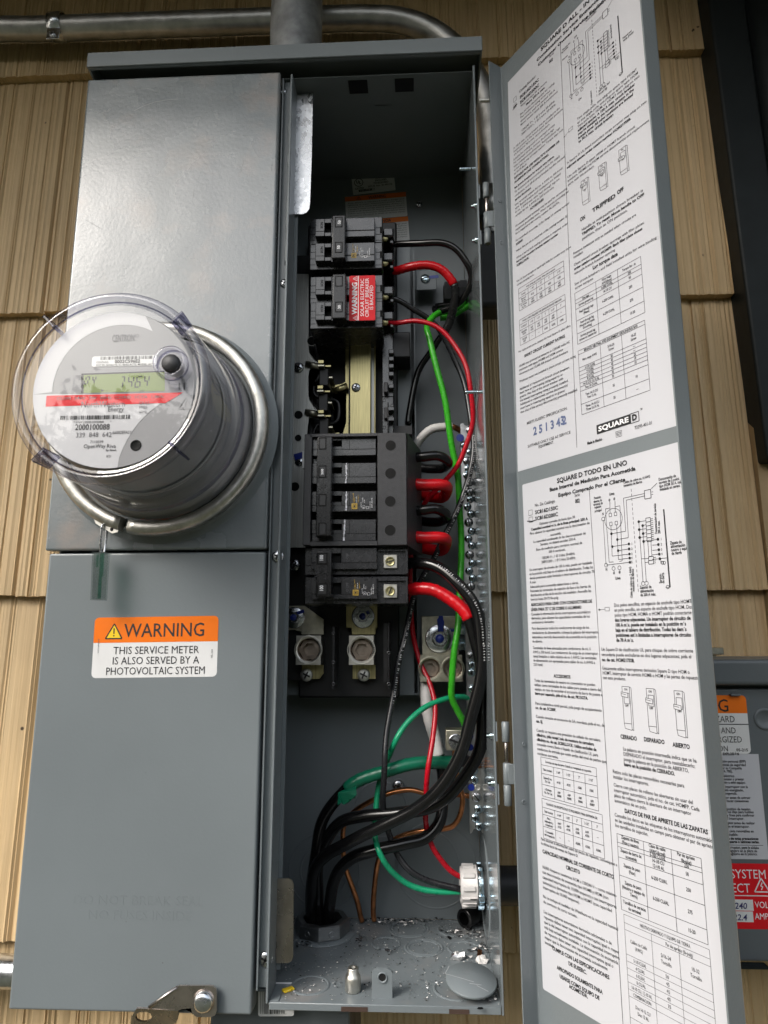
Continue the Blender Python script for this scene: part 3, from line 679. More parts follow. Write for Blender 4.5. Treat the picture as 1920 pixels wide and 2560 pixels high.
def label_frame(b, tilt): return Sheet(b, H0*1.0-V((0, 0, H0.z)), DD+V((0, 0, -tilt)), V((DD.x*tilt, DD.y*tilt, 1)), lift=.0001)
class Lab:
    def __init__(s, tilt):
        s.b = F(); o = V((H0.x, H0.y, 0))+DN*.0002; s.t = tilt
        s.ux = (DD*math.cos(tilt)-V((0, 0, math.sin(tilt)))); s.uy = (DD*math.sin(tilt)+V((0, 0, math.cos(tilt))))
        s.sh = Sheet(s.b, o, s.ux, s.uy, lift=.00009)
    def q(s, px):                                                 # photo point -> sheet coordinates
        u, v_ = duv(*px); c, sn = math.cos(s.t), math.sin(s.t); return (u*c-v_*sn, u*sn+v_*c)
    def para(s, a, e, lines, cap=.0022, w=None, al='L', xs=.70, bold=(), ink='ink_black', shift=0):
        """lines from photo point a (first baseline, left) to e (last baseline); w = width of the longest line"""
        A, E = s.q(a), (s.q(e) if e else None)
        if w: xs = w/(max(text_geo(t, 0)[2] for t in lines)*cap/.69)
        for i, t in enumerate(lines):
            k = i/max(1, len(lines)-1); u, v_ = (A if E is None else (A[0]+(E[0]-A[0])*k, A[1]+(E[1]-A[1])*k))
            if al == 'L' and E is not None and len(lines) > 2: u = A[0]
            bo = .034 if (bold == 'all' or i in bold) else .007
            s.sh.text(t, u+shift, v_, cap, ink, xs=xs, al=al, bold=bo)
    def table(s, tl, br, cols, rows, cells, cap=.0016, lw=.00032, span=(), xs=.7):
        BO = .015
        (u0, v1), (u1, v0) = s.q(tl), s.q(br); sh = s.sh
        cu = [u0+(u1-u0)*c for c in cols]; rv = [v1-(v1-v0)*r_ for r_ in rows]
        for i, v_ in enumerate(rv): sh.line((u0, v_), (u1, v_), lw)
        for j, u in enumerate(cu): sh.line((u, rv[0] if j in (0, len(cu)-1) else rv[len(span)]), (u, rv[-1]), lw)
        for i, t in enumerate(span): sh.text(t, (u0+u1)/2, (rv[i]+rv[i+1])/2-cap*.5, cap, al='C', bold=BO, xs=min(xs, (u1-u0)*.96/(text_geo(t, 0)[2]*cap/.69)))
        for (i, j), t in cells.items():
            r_ = i+len(span); ls = t.split('\n'); ww = cu[j+1]-cu[j]
            for k, line in enumerate(ls):
                x_ = min(xs, ww*.92/(max(.1, text_geo(line, 0)[2])*cap/.69)); sh.text(line, (cu[j]+cu[j+1])/2, (rv[r_]+rv[r_+1])/2-cap*.5-(k-(len(ls)-1)/2)*cap*1.45, cap, al='C', xs=x_, bold=BO)
    def switch(s, c0, u0, v0, u1, v1, pos):
        """line drawing of a breaker; pos 0 on, 1 tripped, 2 off"""
        sh = s.sh; lw = .00034; h = v1-v0; wd = u1-u0; f = u0+wd*.82
        sh.pl([(u0, v1), (f, v1), (u1, v1-h*.03), (u1, v0-h*.01), (f, v0+h*.02)], lw); sh.rect(u0, v0+h*.14, f, v1, lw); sh.pl([(u0, v0+h*.14), (u0+wd*.08, v0+h*.02), (f, v0-h*.01), (f, v0+h*.14)], lw)
        sh.text('ON', (u0+f)/2, v1-h*.09, h*.05, al='C', bold=.02); sh.text('OFF', (u0+f)/2, v1-h*.47, h*.05, al='C', bold=.02)
        y = v1-h*(.17, .26, .34)[pos]; sh.rect(u0+wd*.16, v1-h*.40, u0+wd*.72, v1-h*.15, lw)
        sh.poly([(u0-wd*.12, y+h*.04), (u0+wd*.6, y+h*.02), (u0+wd*.6, y-h*.09), (u0-wd*.12, y-h*.06)], 'paper_white', 3); sh.pl([(u0-wd*.12, y+h*.04), (u0+wd*.6, y+h*.02), (u0+wd*.6, y-h*.09), (u0-wd*.12, y-h*.06), (u0-wd*.12, y+h*.04)], lw, 'ink_black', 4)
        sh.line((u0-wd*.12, y), (u0+wd*.4, y-h*.02), lw, 'ink_black', 4)
    def schem(s, du, dv, words):
        """meter and bus wiring diagram, drawn in the lower sheet's photo points and shifted by (du, dv)"""
        sh = s.sh; q0 = lambda x, y: (duv(*d4(x, y))[0]+du, duv(*d4(x, y))[1]+dv); lw = .00038
        L = lambda *pts, k=lw: sh.pl([q0(*p) for p in pts], k)
        c = q0(878, 545); r_ = (q0(930, 545)[0]-c[0]); sh.ring(*c, .0085, lw)
        for x, y in ((852, 510), (897, 500), (857, 587), (904, 580)): a = q0(x, y); sh.rect(a[0]-.0012, a[1]-.0014, a[0]+.0012, a[1]+.0014, lw)
        L((850, 498), (848, 395)); L((895, 490), (892, 390)); L((892, 440), (935, 430), (955, 905), (930, 912)); L((848, 450), (810, 458), (842, 918), (880, 915))
        L((857, 600), (868, 865), (1018, 848)); L((906, 592), (922, 895), (1020, 882)); L((862, 672), (985, 650), (965, 365), (1145, 325)); L((913, 722), (1008, 705), (990, 382), (1148, 345))
        L((868, 783), (1013, 760)); L((920, 818), (1015, 803)); L((790, 555), (815, 935)); L((815, 943), (1022, 918))
        for x, y in ((862, 672), (913, 722), (870, 783), (920, 818), (1013, 760), (1015, 803), (1018, 847), (1020, 882), (1022, 918)): sh.disc(*q0(x, y), .0011, 'ink_black', 3, 14)
        for x, y in ((790, 545), (815, 943), (880, 972), (931, 966), (1136, 1102), (1165, 1100)): sh.ring(*q0(x, y), .0015, lw)
        for i, y in enumerate((760, 803, 847, 882, 918)): sh.text(str(i+1), *q0(1035, y+8), .0017, bold=.02)
        a, c2 = q0(1032, 285), q0(1095, 1190); n_ = 22
        for i in range(n_): t0, t1 = i/n_, (i+.6)/n_; sh.line((a[0]+(c2[0]-a[0])*t0, a[1]+(c2[1]-a[1])*t0), (a[0]+(c2[0]-a[0])*t1, a[1]+(c2[1]-a[1])*t1), lw)
        a, c2 = q0(1145, 300), q0(1205, 362); sh.rect(a[0], c2[1], c2[0], a[1], lw*1.3); L((1208, 312), (1222, 308)); L((1208, 335), (1222, 331)); L((1255, 235), (1205, 283))
        L((1098, 568), (1135, 1090)); L((1130, 590), (1163, 1088))
        for i in range(6):
            y = 552+i*34; a, c2 = q0(1158+i*2, y-14), q0(1200+i*2, y+14); sh.rect(a[0], c2[1], c2[0], a[1], lw*1.2); x0 = 1098 if i % 2 == 0 else 1130
            L((x0+i*2, y+16), (1158+i*2, y+8)); sh.disc(*q0(x0+i*2, y+16), .0011, 'ink_black', 3, 14)
            for k in (-8, 8): L((1202+i*2, y+k), (1220+i*2, y+k-3))
        a, c2 = q0(1175, 730), q0(1212, 865); sh.rect(a[0], c2[1], c2[0], a[1], lw)
        for i in range(2):
            y = 885+i*32; a, c2 = q0(1182, y-14), q0(1226, y+14); sh.rect(a[0], c2[1], c2[0], a[1], lw*1.2); L((1120+i*30, y+4), (1182, y))
            for k in (-8, 8): L((1228, y+k), (1246, y+k-3))
        for i, y in enumerate((720, 765, 810, 848, 888)): L((1215, y+6), (1262+i*4, y)); sh.disc(*q0(1264+i*4, y), .0011, 'ink_black', 3, 14); sh.text(str(i+1) if i < 4 else '5', *q0(1288+i*2-(10 if i == 4 else 0), y+8+(32 if i == 4 else 0)), .0017, bold=.02)
        L((1313, 460), (1368, 1135), k=.0011); L((1330, 1135), (1365, 1138)); sh.ring(*q0(1348, 1132), .0012, lw); sh.ring(*q0(1302, 922), .0011, lw); sh.ring(*q0(1318, 922), .0011, lw); L((1268, 888), (1340, 880))
        for (x, y, t, cap, rot, al) in words:
            u, v_ = q0(x, y); room = .1742-u; sh.text(t, u, v_, cap, rot=rot, al=al, xs=.72 if rot else min(.72, room/(text_geo(t, .012)[2]*cap/.69)), bold=.02)
TITLE, SUB = .0040, .0031
# --- upper sheet (English)
A = Lab(0.0); sh = A.sh
(u0, _), (_, vb) = A.q((1282, 700)), A.q((1400, 1146)); sh.poly([(.0011, .1523), (.1745, .1510), (.1745, .5745), (.0093, .5664)], 'paper_white', 0)
sh.line(A.q(d1(430, 250)), (A.q(d3(640, 1590))[0], A.q(d3(640, 1590))[1]), .0004)
A.para(d1(315, 305), None, ['SQUARE D ALL - IN - ONE'], TITLE, w=.082, bold='all'); A.para(d1(290, 368), None, ['Combination Service Entrance Device'], SUB, w=.096, bold='all'); A.para(d1(298, 396), None, ['Customer Owned Service Equipment'], SUB, w=.090, bold='all')
A.para(d1(365, 345), None, ['Series'], .0025); A.para(d1(365, 378), None, ['002'], .0031, bold='all')
A.para(d2(172, 188), None, ['Catalog Number'], .0027, w=.0235); A.para(d2(178, 240), d2(180, 285), ['SC816D150C', 'SC816D200C'], .0031, w=.0265, bold='all')
for c in ((122, 262), (122, 320)):
    u, v_ = A.q(d2(*c)); sh.rect(u, v_-.0012, u+.0042, v_+.0034, .0003)
u, v_ = A.q(d2(120, 325)); sh.pl([(u-.001, v_-.001), (u+.006, v_+.0012), (u, v_+.0008), (u+.0045, v_+.0022)], .0007, 'ink_black')
LW = .066
A.para(d2(185, 312), None, ['Rainproof type 3R enclosure'], .0021, w=.036); A.para(d2(232, 300), None, ['Mains 250 A max.'], .0023, w=.026, bold='all')
A.para(d2(180, 387), d2(180, 482), ['See service disconnect(s) for rating.', 'The combined rating of service', 'disconnects shall not exceed 250 A', 'Meter socket rated 200 A continuous'], .0021, w=.050)
A.para(d2(192, 530), d2(192, 563), ['120/240 V~, 1 Ø 3 wire 50-60Hz', '208Y/120V~, 1 Ø 3 wire 50-60Hz'], .0022, w=.046)
A.para(d2(122, 685), d2(122, 745), ['A 100 A max. circuit breaker may be installed in the', 'lowest position in the branch panel. All other positions', 'are limited to 70 A max. circuit breakers.'], .0021, w=LW)
A.para(d2(122, 785), d2(125, 912), ['Suitable for underground or overhead service.', 'For overhead service, remove the phase lugs', 'from underground pull section. Reinstall phase lugs', 'to bus bars in top of meter section. Torque keps nuts', 'to 50-75 lbs-in'], .0021, w=LW)
A.para(d2(128, 950), d2(130, 985), ['SUITABLE FOR USE WITH 75°C COPPER OR', 'ALUMINUM LINE CONDUCTORS.'], .0022, w=.061, bold='all')
A.para(d2(130, 1035), d2(132, 1142), ['See branch breakers for branch wire ratings.', 'To disconnect all load conductors from the supply', 'conductors, turn off all circuit breaker handles marked', 'service disconnect.'], .0021, w=LW, bold=(0, 3))
A.para(d2(135, 1183), d2(137, 1282), ['Line terminals suitable for no. 6 AWG to 300 kcmil', 'wire. Branch breaker load conductors are limited', 'to no. 1 AWG max. wire. Feed through lugs are', 'suitable for no. 6 AWG to 250 kcmil wire.'], .0021, w=.063)
A.para(d2(268, 1222), None, ['ACCESORIES'], .0023, w=.018, bold='all')
A.para(d2(138, 1372), d2(140, 1438), ['All unused neutral terminals may be used for terminating', 'equipment grounding wires. When separate grounding bar', 'kit is required, order catalog number PK15GTA.'], .0021, w=.070)
A.para(d2(142, 1500), d2(143, 1533), ['For semi-flush mounting, order flange kit catalog number', 'SC200F.'], .0021, w=.070, bold=(1,))
A.para(d2(145, 1592), None, ['When 5th jaw kit is required, order catalog number 5J.'], .0021, w=.067)
A.para(d2(147, 1652), d2(148, 1720), ['When a barrel lock sealing provision is required, order', 'barrel lock mounting bracket catalog number', 'SCBRLLOCK.'], .0021, w=.067, bold=(1, 2))
A.para(d3(140, 220), d3(142, 250), ['Use UL listed raintight or liquid tight hubs for conduit entry above', 'current carrying parts.'], .0020, w=.070)
A.table(d3(155, 275), d3(540, 236), (0, .22, .41, .59, .79, 1), (0, .22, .44, .72, 1), {(0, 0): 'Conduit', (0, 1): '1 1/4"', (0, 2): '1 1/2"', (0, 3): '2"', (0, 4): '2 1/2"', (1, 0): 'Square D\nCat. No.', (1, 1): 'A125', (1, 2): 'A150', (1, 3): 'A200', (1, 4): 'A250', (2, 0): 'Or Durham\nCat. No.', (2, 1): 'ARP\n00004', (2, 2): 'ARP\n00005', (2, 3): 'ARP\n00006', (2, 4): 'ARP\n00007'}, .0017, span=('A hub closing cap is included. When a hub is required',))
A.table(d3(162, 535), d3(553, 543), (0, .21, .35, .51, .66, .82, 1), (0, .2, .42, .72, 1), {(0, 0): 'CONDUIT', (0, 1): '1-1/4"', (0, 2): '1-1/2"', (0, 3): '2"', (0, 4): '2-1/2"', (0, 5): '3"', (1, 0): 'ADAPTER\nPLATE', (1, 1): 'AAP\nA125', (1, 2): 'AAP\nA150', (1, 3): 'AAP\nA200', (1, 4): 'AAP\nA250', (1, 5): '—', (2, 0): 'OR HUB\nASSY', (2, 1): '—', (2, 2): '—', (2, 3): 'A200L', (2, 4): 'A250L', (2, 5): 'A300L'}, .0017, span=('WHEN A HUB IS REQUIRED FOR SERVICE ENTRANCE THROUGH',))
A.para(d3(157, 805), None, ['For replacement parts, contact the local Square D sales office.'], .0020, w=.066)
A.para(d3(205, 842), None, ['SHORT CIRCUIT CURRENT RATING'], .0026, w=.051, bold='all')
A.para(d3(160, 925), d3(163, 990), ['10,000 rms symmetrical amperes at 120/240 volts AC', 'maximum with types HOMB and HOM service', 'disconnects and 10,000 AIR branch circuit breakers'], .0022, w=.064)
A.para(d3(163, 1052), None, ['Watthour meter not included in short-circuit current rating'], .0022, w=.070)
A.para(d3(165, 1115), d3(170, 1308), ['Additional or replacement branch circuit breakers', 'must have an interrupting rating equal to or', 'greater than that of the circuit breaker with', 'the lowest interrupting rating presently installed.', 'Additional or replacement service disconnect(s)', 'must have an interrupting equal to or greater', 'than that of the service disconnect(s) presently installed.'], .0022, w=.070)
A.para(d3(225, 1400), None, ['MEETS EUSERC SPECIFICATION.'], .0025, w=.050); A.para(d3(233, 1592), None, ['SUITABLE ONLY USE AS SERVICE'], .0025, w=.052); A.para(d3(322, 1596), None, ['EQUIPMENT.'], .0025, w=.019)
A.para(d3(280, 1488), None, ['2 5 1 3 4 2'], .0074, w=.040, ink='ink_stamp', bold='all'); u, v_ = A.q(d3(280, 1488)); sh.text('3', u+.0335, v_+.0006, .0074, 'ink_stamp', bold=.03)
A.para(d1(530, 715), d1(535, 852), ['Two single pole, one plug-on space type HOMT', 'or one single pole, one plug-on space type HOM', 'Two pole type HOM or HOMT may plug-on two', 'adjacent spaces. A 100 A max. circuit breaker', 'may be installed in the lowest position in the', 'branch panel. All other positions are limited', 'to 70 A max. circuit breaker.'], .0023, w=.066, bold=(3, 4, 5, 6))
A.para(d1(470, 975), d1(470, 1002), ['A Square D UL listed secondary surge arrester may plug on two', 'adjacent spaces; order catalog number HOM2175SB.'], .0022, w=.085, bold=(1,))
A.para(d1(473, 1058), d1(475, 1104), ['Use only Square D types HOM or HOMT branch circuit', 'breakers, HOMB and HOM service disconnect(s) and replacement', 'parts with this product.'], .0022, w=.086)
for i, (x, y, x2, y2) in enumerate(((553, 1078, 590, 1290), (655, 990, 697, 1207), (776, 893, 817, 1118))):
    (ua, va), (ub, vb2) = A.q(d1(x, y)), A.q(d1(x2, y2)); A.switch(None, ua, va-.024, ua+.0085, va, i)
A.para(d1(548, 1315), None, ['ON'], .0036, bold='all'); A.para(d1(620, 1262), None, ['TRIPPED'], .0036, w=.0245, bold='all'); A.para(d1(768, 1155), None, ['OFF'], .0036, bold='all')
A.para(d1(557, 1372), d1(557, 1426), ['Handle at mid-position shows breaker is', 'TRIPPED. To reset: Move handle to OFF', 'position, then to ON position.'], .0025, w=.064, bold=(1,))
A.para(d2(650, 1615), d2(652, 1648), ['Remove twistouts only as needed when circuits are', 'installed.'], .0023, w=.066)
A.para(d2(655, 1715), d3(618, 158), ['Close unused circuit breaker openings with filler plates;', 'order catalog number HOMFP. Each filler plate closes', 'one pole branch breaker opening'], .0023, w=.073, bold=(1,))
A.para(d3(772, 115), None, ['Lug torque data'], .0031, w=.026, bold='all'); A.para(d3(622, 247), d3(625, 280), ['See circuit breakers and field installed units for wire binding', 'screw torques.'], .0023, w=.083)
A.table(d3(622, 312), d3(1205, 468), (0, .34, .67, 1), (0, .14, .21, .32, .55, .8, 1), {(0, 1): 'Wire range\nAWG/kcmil', (0, 2): 'Torque lbs - in.', (1, 0): 'Line lugs', (1, 1): '6-300 CU/AL', (1, 2): '250', (2, 0): 'Service ground lug', (2, 1): '14-1/0 CU', (2, 2): '50', (3, 0): 'Feed through lugs\n(Phase)', (3, 1): '6-250 CU/AL', (3, 2): '250', (4, 0): 'Feed through lug\n(Neutral and equip.\nGrounding)', (4, 1): '6-250 CU/AL', (4, 2): '275', (5, 0): 'Service ground lug\nscrews on neutral bar', (5, 2): '15-20'}, .0021)
A.table(d3(650, 790), d3(1248, 1113), (0, .35, .67, 1), (0, .06, .27, .33, .39, .45, .51, .57, .64, .84, 1), {(0, 0): 'Wire range AWG', (0, 1): '5/16-24\nScrew', (0, 2): '10-32\nScrew', (1, 0): '3-1/0 CU/AL', (1, 1): '50', (1, 2): '—', (2, 0): '4 CU/AL', (2, 1): '45', (2, 2): '—', (3, 0): '6 CU/AL', (3, 1): '45', (3, 2): '25', (4, 0): '8 CU/AL', (4, 1): '40', (4, 2): '10', (5, 0): '14-10 CU; 12-10 AL', (5, 1): '35', (5, 2): '10', (6, 0): 'Two 10 CU/AL', (6, 1): '35', (7, 0): 'Two 14-12 CU\nTwo 12 AL', (7, 1): '35', (7, 2): '10', (8, 0): 'Three 14-10 CU\nThree 12-10 AL', (8, 1): '35', (8, 2): '—'}, .0021, span=('BRANCH NEUTRAL AND EQUIPMENT GROUNDING BAR',))
(ua, va), (ub, vb2) = A.q(d3(802, 1405)), A.q(d3(1088, 1385)); uc = A.q(d3(1156, 1355))[0]
sh.quad(ua, vb2-.0006, ub, va, 'ink_black', 2); hgt = va-vb2; sh.text('SQUARE', ua+.0018, vb2+hgt*.20, hgt*.55, 'ink_white', w=ub-ua-.0036, bold=.035); sh.rect(ub, vb2-.0005, uc, va-.0001, .0006); sh.text('D', ub+.0014, vb2+hgt*.17, hgt*.62, w=(uc-ub)-.0030, bold=.06)
A.para(d3(1165, 1282), None, ['TM'], .0016); u, v_ = A.q(d3(965, 1500)); sh.rect(u, v_-.0006, u+.0056, v_+.0040, .0003); sh.text('029', u+.0007, v_+.0004, .0028, w=.0042)
A.para(d3(1120, 1440), None, ['73295-401-01'], .0026, w=.0155); A.para(d3(727, 1567), None, ['Made in Mexico'], .0024, w=.0155, bold='all')
cA = A.q(d1(530, 325)); cB = duv(*d4(878, 545)); WEN = [(720, 490, 'Alternate', .0017, 0, 'L'), (845, 345, 'Line', .002, 0, 'L'), (787, 515, 'N', .002, 0, 'L'), (835, 385, 'Ø', .0018, 0, 'L'), (875, 380, 'Ø', .0018, 0, 'L'), (815, 990, 'N', .002, 0, 'L'), (897, 1065, 'Line', .002, 0, 'L'), (1110, 1145, '200 A max. feed', .0018, 0, 'L'), (1112, 1178, 'through lugs', .0018, 0, 'L'), (1370, 765, 'Neutral and', .0018, 0, 'L'), (1375, 795, 'equip. ground', .0018, 0, 'L'), (1255, 660, 'Service disconnect', .0018, 90, 'L'), (1045, 1220, 'Copper conductors', .0017, 90, 'L'), (965, 240, 'No. 4 AWG copper conductors', .0018, 0, 'L'), (968, 262, 'factory installed', .0018, 0, 'L'), (720, 380, 'Alternate line', .0017, 0, 'L'), (712, 405, 'lug terminal', .0017, 0, 'L')]
A.schem(cA[0]-cB[0], cA[1]-cB[1], WEN)
u, v_ = A.q(d1(490, 770)); sh.disc(u-.0075, v_-.002, .0007, 'ink_black', 3, 12); sh.line((u-.0075, v_-.002), (u-.002, v_), .0003); sh.rect(u-.002, v_-.001, u+.0028, v_+.0018, .0003)
# a dog-ear shape is not part of the sheet; tape creases stay in the paper's own bump
lab = A.b.obj('instruction_label', door); lab['label'] = 'white instruction sheet printed in English on the upper half of the door'
# --- lower sheet (Spanish)
Z = Lab(0.0); sh = Z.sh
b0 = Z.q((1359.5, 2473)); t0_ = Z.q((1306, 1212)); sh.round(t0_[0], b0[1], .1745, t0_[1], .0015, 'paper_white', 0)
sh.line(Z.q(d4(670, 285)), (Z.q(d5(755, 1723))[0], b0[1]), .0004)
Z.para(d4(392, 235), None, ['SQUARE D TODO EN UNO'], TITLE, w=.0735, bold='all'); Z.para(d4(328, 308), None, ['Base Integral de Medición Para Acometida'], SUB, w=.090, bold='all'); Z.para(d4(403, 355), None, ['Equipo Comprado Por el Cliente'], SUB, w=.070, bold='all')
Z.para(d4(545, 355), None, ['Serie'], .0027); Z.para(d4(550, 408), None, ['002'], .0032, bold='all'); Z.para(d4(200, 440), None, ['No. De Catálogo'], .0027, w=.0245)
Z.para(d4(203, 503), d4(203, 558), ['SC816D150C', 'SC816D200C'], .0032, w=.0275, bold='all')
for c in ((147, 515), (150, 575)):
    u, v_ = Z.q(d4(*c)); sh.rect(u, v_, u+.0048, v_+.0046, .0003)
u, v_ = Z.q(d4(147, 570)); sh.pl([(u-.002, v_+.001), (u+.004, v_), (u+.0095, v_+.0004)], .0009)
Z.para(d4(238, 597), None, ['Gabinete a prueba de lluvia tipo 3R'], .0022, w=.042); Z.para(d4(168, 645), None, ['Capacidad nominal máx. de la línea principal: 250 A'], .0022, w=.0655, bold='all'); Z.para(d4(158, 682), None, ['Para obtener la capacidad nominal vea la desconexión de'], .0022, w=.069); Z.para(d4(335, 692), None, ['acometida.'], .0022, w=.0125)
Z.para(d4(187, 752), None, ['La capacidad combinada de las desconexiones de'], .0022, w=.0605); Z.para(d4(248, 775), None, ['Servicio, no deberá exceder 250 A.'], .0022, w=.041); Z.para(d4(212, 820), None, ['Base de medición para corriente nominal de'], .0022, w=.053); Z.para(d4(320, 838), None, ['200 A continuos.'], .0022, w=.0195)
Z.para(d4(260, 892), d4(258, 928), ['120/240 V~, 1 Ø 3 hilos 50-60Hz', '208Y/120V~, 1 Ø 3 hilos 50-60Hz'], .0023, w=.039)
Z.para(d4(153, 995), d4(160, 1103), ['Un interruptor de circuito de 100 A máx, puede ser instalado', 'en la posición más baja en el tablero de distribución. Todas las', 'demás posiciones están limitadas a interruptores de circuito 70', 'A máx.'], .0023, w=.0735)
Z.para(d4(160, 1142), d4(165, 1250), ['Adecuado para acometida subterránea o aérea.', 'Reinstale las terminales de sujeción de fase a las barras de', 'distribución arriba de la sección del medidor. Atornille las', 'tuercas hasta 50-75 lbs-pulg'], .0023, w=.069)
Z.para(d4(168, 1297), d4(168, 1340), ['ADECUADO PARA USAR CON CONDUCTORES DE', 'LÍNEA PARA 75° C DE COBRE O ALUMINIO'], .0025, w=.069, bold='all')
Z.para(d4(170, 1378), d4(173, 1448), ['Consulte la información de los interruptores automáticos', 'derivados, para obtener las capacidades nominales de los', 'conductores derivados.'], .0023, w=.067)
Z.para(d4(175, 1500), d4(182, 1612), ['Para desconectar todos los conductores de carga de los', 'conductores de alimentación, coloque la palanca del interruptor', 'automático marcada desconexión de acometida en la posición', 'de abierto.'], .0023, w=.074)
Z.para(d4(183, 1668), d4(190, 1812), ['Terminales de línea adecuadas para conductores de no. 6', 'AWG a 300 kcmil. Los conductores de carga de un interruptor', 'ramal limitados a cable máximo de no 1 AWG. Las terminales', 'de alimentación son apropiadas para cables de no. 6 AWG a', '250 kcmil.'], .0023, w=.072)
Z.para(d5(272, 107), None, ['ACCESORIOS'], .0026, w=.0185, bold='all')
Z.para(d5(118, 140), d5(122, 243), ['Todas las terminales de neutro no conectadas se pueden', 'utilizar como terminales de los cables para puesta a tierra del', 'equipo, en caso de necesitar el accesorio de barra de puesta a', 'tierra por separado, pida el no. de cat. PK15GTA.'], .0023, w=.0735, bold=(3,))
Z.para(d5(125, 322), d5(127, 357), ['Para instalación a nivel parcial, pida juego de acoplamiento', 'no. de cat. SC200F.'], .0023, w=.072, bold=(1,)); Z.para(d5(130, 427), d5(132, 465), ['Cuando necesite un accesorio de 5A, mordaza, pida el no. de', 'cat. 5J.'], .0023, w=.074, bold=(1,))
Z.para(d5(134, 537), d5(143, 722), ['Cuando se requiera una provisión de sellado de cerradura', 'cilíndrica, pida receptáculo de montura de cerradura', 'cilíndrica no. de cat. SCBRLLOCK. Utilice enchufes de', 'conexión contra lluvia o líquido de clasificación UL para', 'conductos de entrada que estén arriba del nivel de partes que', 'conducen corriente.'], .0023, w=.0735, bold=(1, 2))
Z.table(d5(168, 740), d5(630, 1172), (0, .235, .41, .60, .80, 1), (0, .2, .42, .70, 1), {(0, 0): 'Tubo conduit', (0, 1): '1 1/4"', (0, 2): '1 1/2"', (0, 3): '2"', (0, 4): '2 1/2"', (1, 0): 'Square D no.\nDe Cat.', (1, 1): 'A125', (1, 2): 'A150', (1, 3): 'A200', (1, 4): 'A250', (2, 0): 'ó Durham\nNo. De Cat.', (2, 1): 'ARP\n00004', (2, 2): 'ARP\n00005', (2, 3): 'ARP\n00006', (2, 4): 'ARP\n00007'}, .0018, span=('Se incluye una tapa de cierre. Cuando un receptáculo es requerido',))
Z.table(d5(177, 1070), d5(678, 1555), (0, .22, .37, .52, .67, .83, 1), (0, .22, .40, .70, 1), {(0, 0): 'Tubo conduit', (0, 1): '1-1/4"', (0, 2): '1-1/2"', (0, 3): '2"', (0, 4): '2-1/2"', (0, 5): '3"', (1, 0): 'Placa\nadaptadora y\nreceptáculo', (1, 1): 'AAP\nA125', (1, 2): 'AAP\nA150', (1, 3): 'AAP\nA200', (1, 4): 'AAP\nA250', (1, 5): '—', (2, 0): 'O ensamble\ndel receptáculo', (2, 1): '—', (2, 2): '—', (2, 3): 'A200L', (2, 4): 'A250L', (2, 5): 'A300L'}, .0018, span=('CUANDO UN RECEPTÁCULO ES REQUERIDO PARA ENTRADA DE',))
Z.para(d5(170, 1402), d5(172, 1437), ['Para obtener la información sobre las piezas de repuesto, comuníquese a', 'la oficina local de ventas de Square D.'], .0022, w=.078)
Z.para(d5(183, 1505), None, ['CAPACIDAD NOMINAL DE CORRIENTE DE CORTO'], .0028, w=.073, bold='all'); Z.para(d6(370, 357), None, ['CIRCUITO'], .0028, w=.0145, bold='all')
Z.para(d6(180, 350), d6(185, 512), ['10,000 Amperes simétricos RCM a 120/240 V ~ como máximo', 'con desconexión de acometida tipo HOMB y HOM (con', 'capacidad interruptiva de 10,000 amperes) y con interruptores', 'automáticos derivados tipo HOM o HOMT (con capacidad', 'interruptiva de 10,000 amperes).'], .0023, w=.0755)
Z.para(d6(187, 585), d6(190, 628), ['No se incluye el medidor de Watt/hora en la capacidad nominal', 'de corriente de corto circuito.'], .0023, w=.0755)
Z.para(d6(192, 708), d6(202, 952), ['Los interruptores automáticos derivados adicionales o de', 'repuesto deben tener una capacidad interruptiva igual o mayor', 'que la del interruptor automático con la capacidad interruptiva', 'más baja actualmente instalado. La desconexión de acometida', 'de repuesto debe tener una capacidad interruptiva igual o', 'mayor que la desconexión de acometida actualmente', 'instalada.'], .0023, w=.0755)
Z.para(d6(260, 1000), None, ['CUMPLE CON LAS ESPECIFICACIONES'], .0027, w=.057, bold='all'); Z.para(d6(390, 1122), None, ['DE EUSERC.'], .0027, w=.018, bold='all')
Z.para(d6(298, 1155), None, ['APROPIADO SOLAMENTE PARA'], .0027, w=.0455, bold='all'); Z.para(d6(320, 1225), None, ['USARSE COMO EQUIPO DE'], .0027, w=.0395, bold='all'); Z.para(d6(395, 1305), None, ['ACOMETIDA.'], .0027, w=.0185, bold='all')
Z.para(d4(885, 1303), d4(905, 1605), ['Dos polos sencillos, un espacio de enchufe tipo HOMT o', 'un polo sencillo, un espacio de enchufe tipo HOM. Dos', 'polos tipo HOM, HOMA o HOMT podrán conectarse en', 'dos lugares adyacentes. Un interruptor de circuito de', '100 A máx. puede ser instalado en la posición más', 'baja en el tablero de distribución. Todas las demás', 'posiciones están limitadas a interruptores de circuito', 'de 70 A máx.'], .0026, w=.069, bold=(3, 4, 5, 6, 7))
u, v_ = Z.q(d4(758, 1328)); sh.disc(u, v_, .0008, 'ink_black', 3, 12); sh.line((u, v_), (u+.0055, v_+.0002), .0003); sh.rect(u+.0055, v_-.0012, u+.0098, v_+.0016, .0003)
Z.para(d4(775, 1683), d4(780, 1772), ['Un Square D de clasificación UL para chispas de sobre corriente', 'secundaria puede enchufarse en dos lugares adyacentes; pida el', 'no. de cat. HOM2175SB.'], .0025, w=.079, bold=(2,))
Z.para(d5(660, 45), d5(665, 120), ['Únicamente utilice interruptores derivados Square D tipo HOM o', 'HOMT, interruptor de servicio HOMB o HOM y las partes de repuesto', 'con este producto.'], .0025, w=.082)
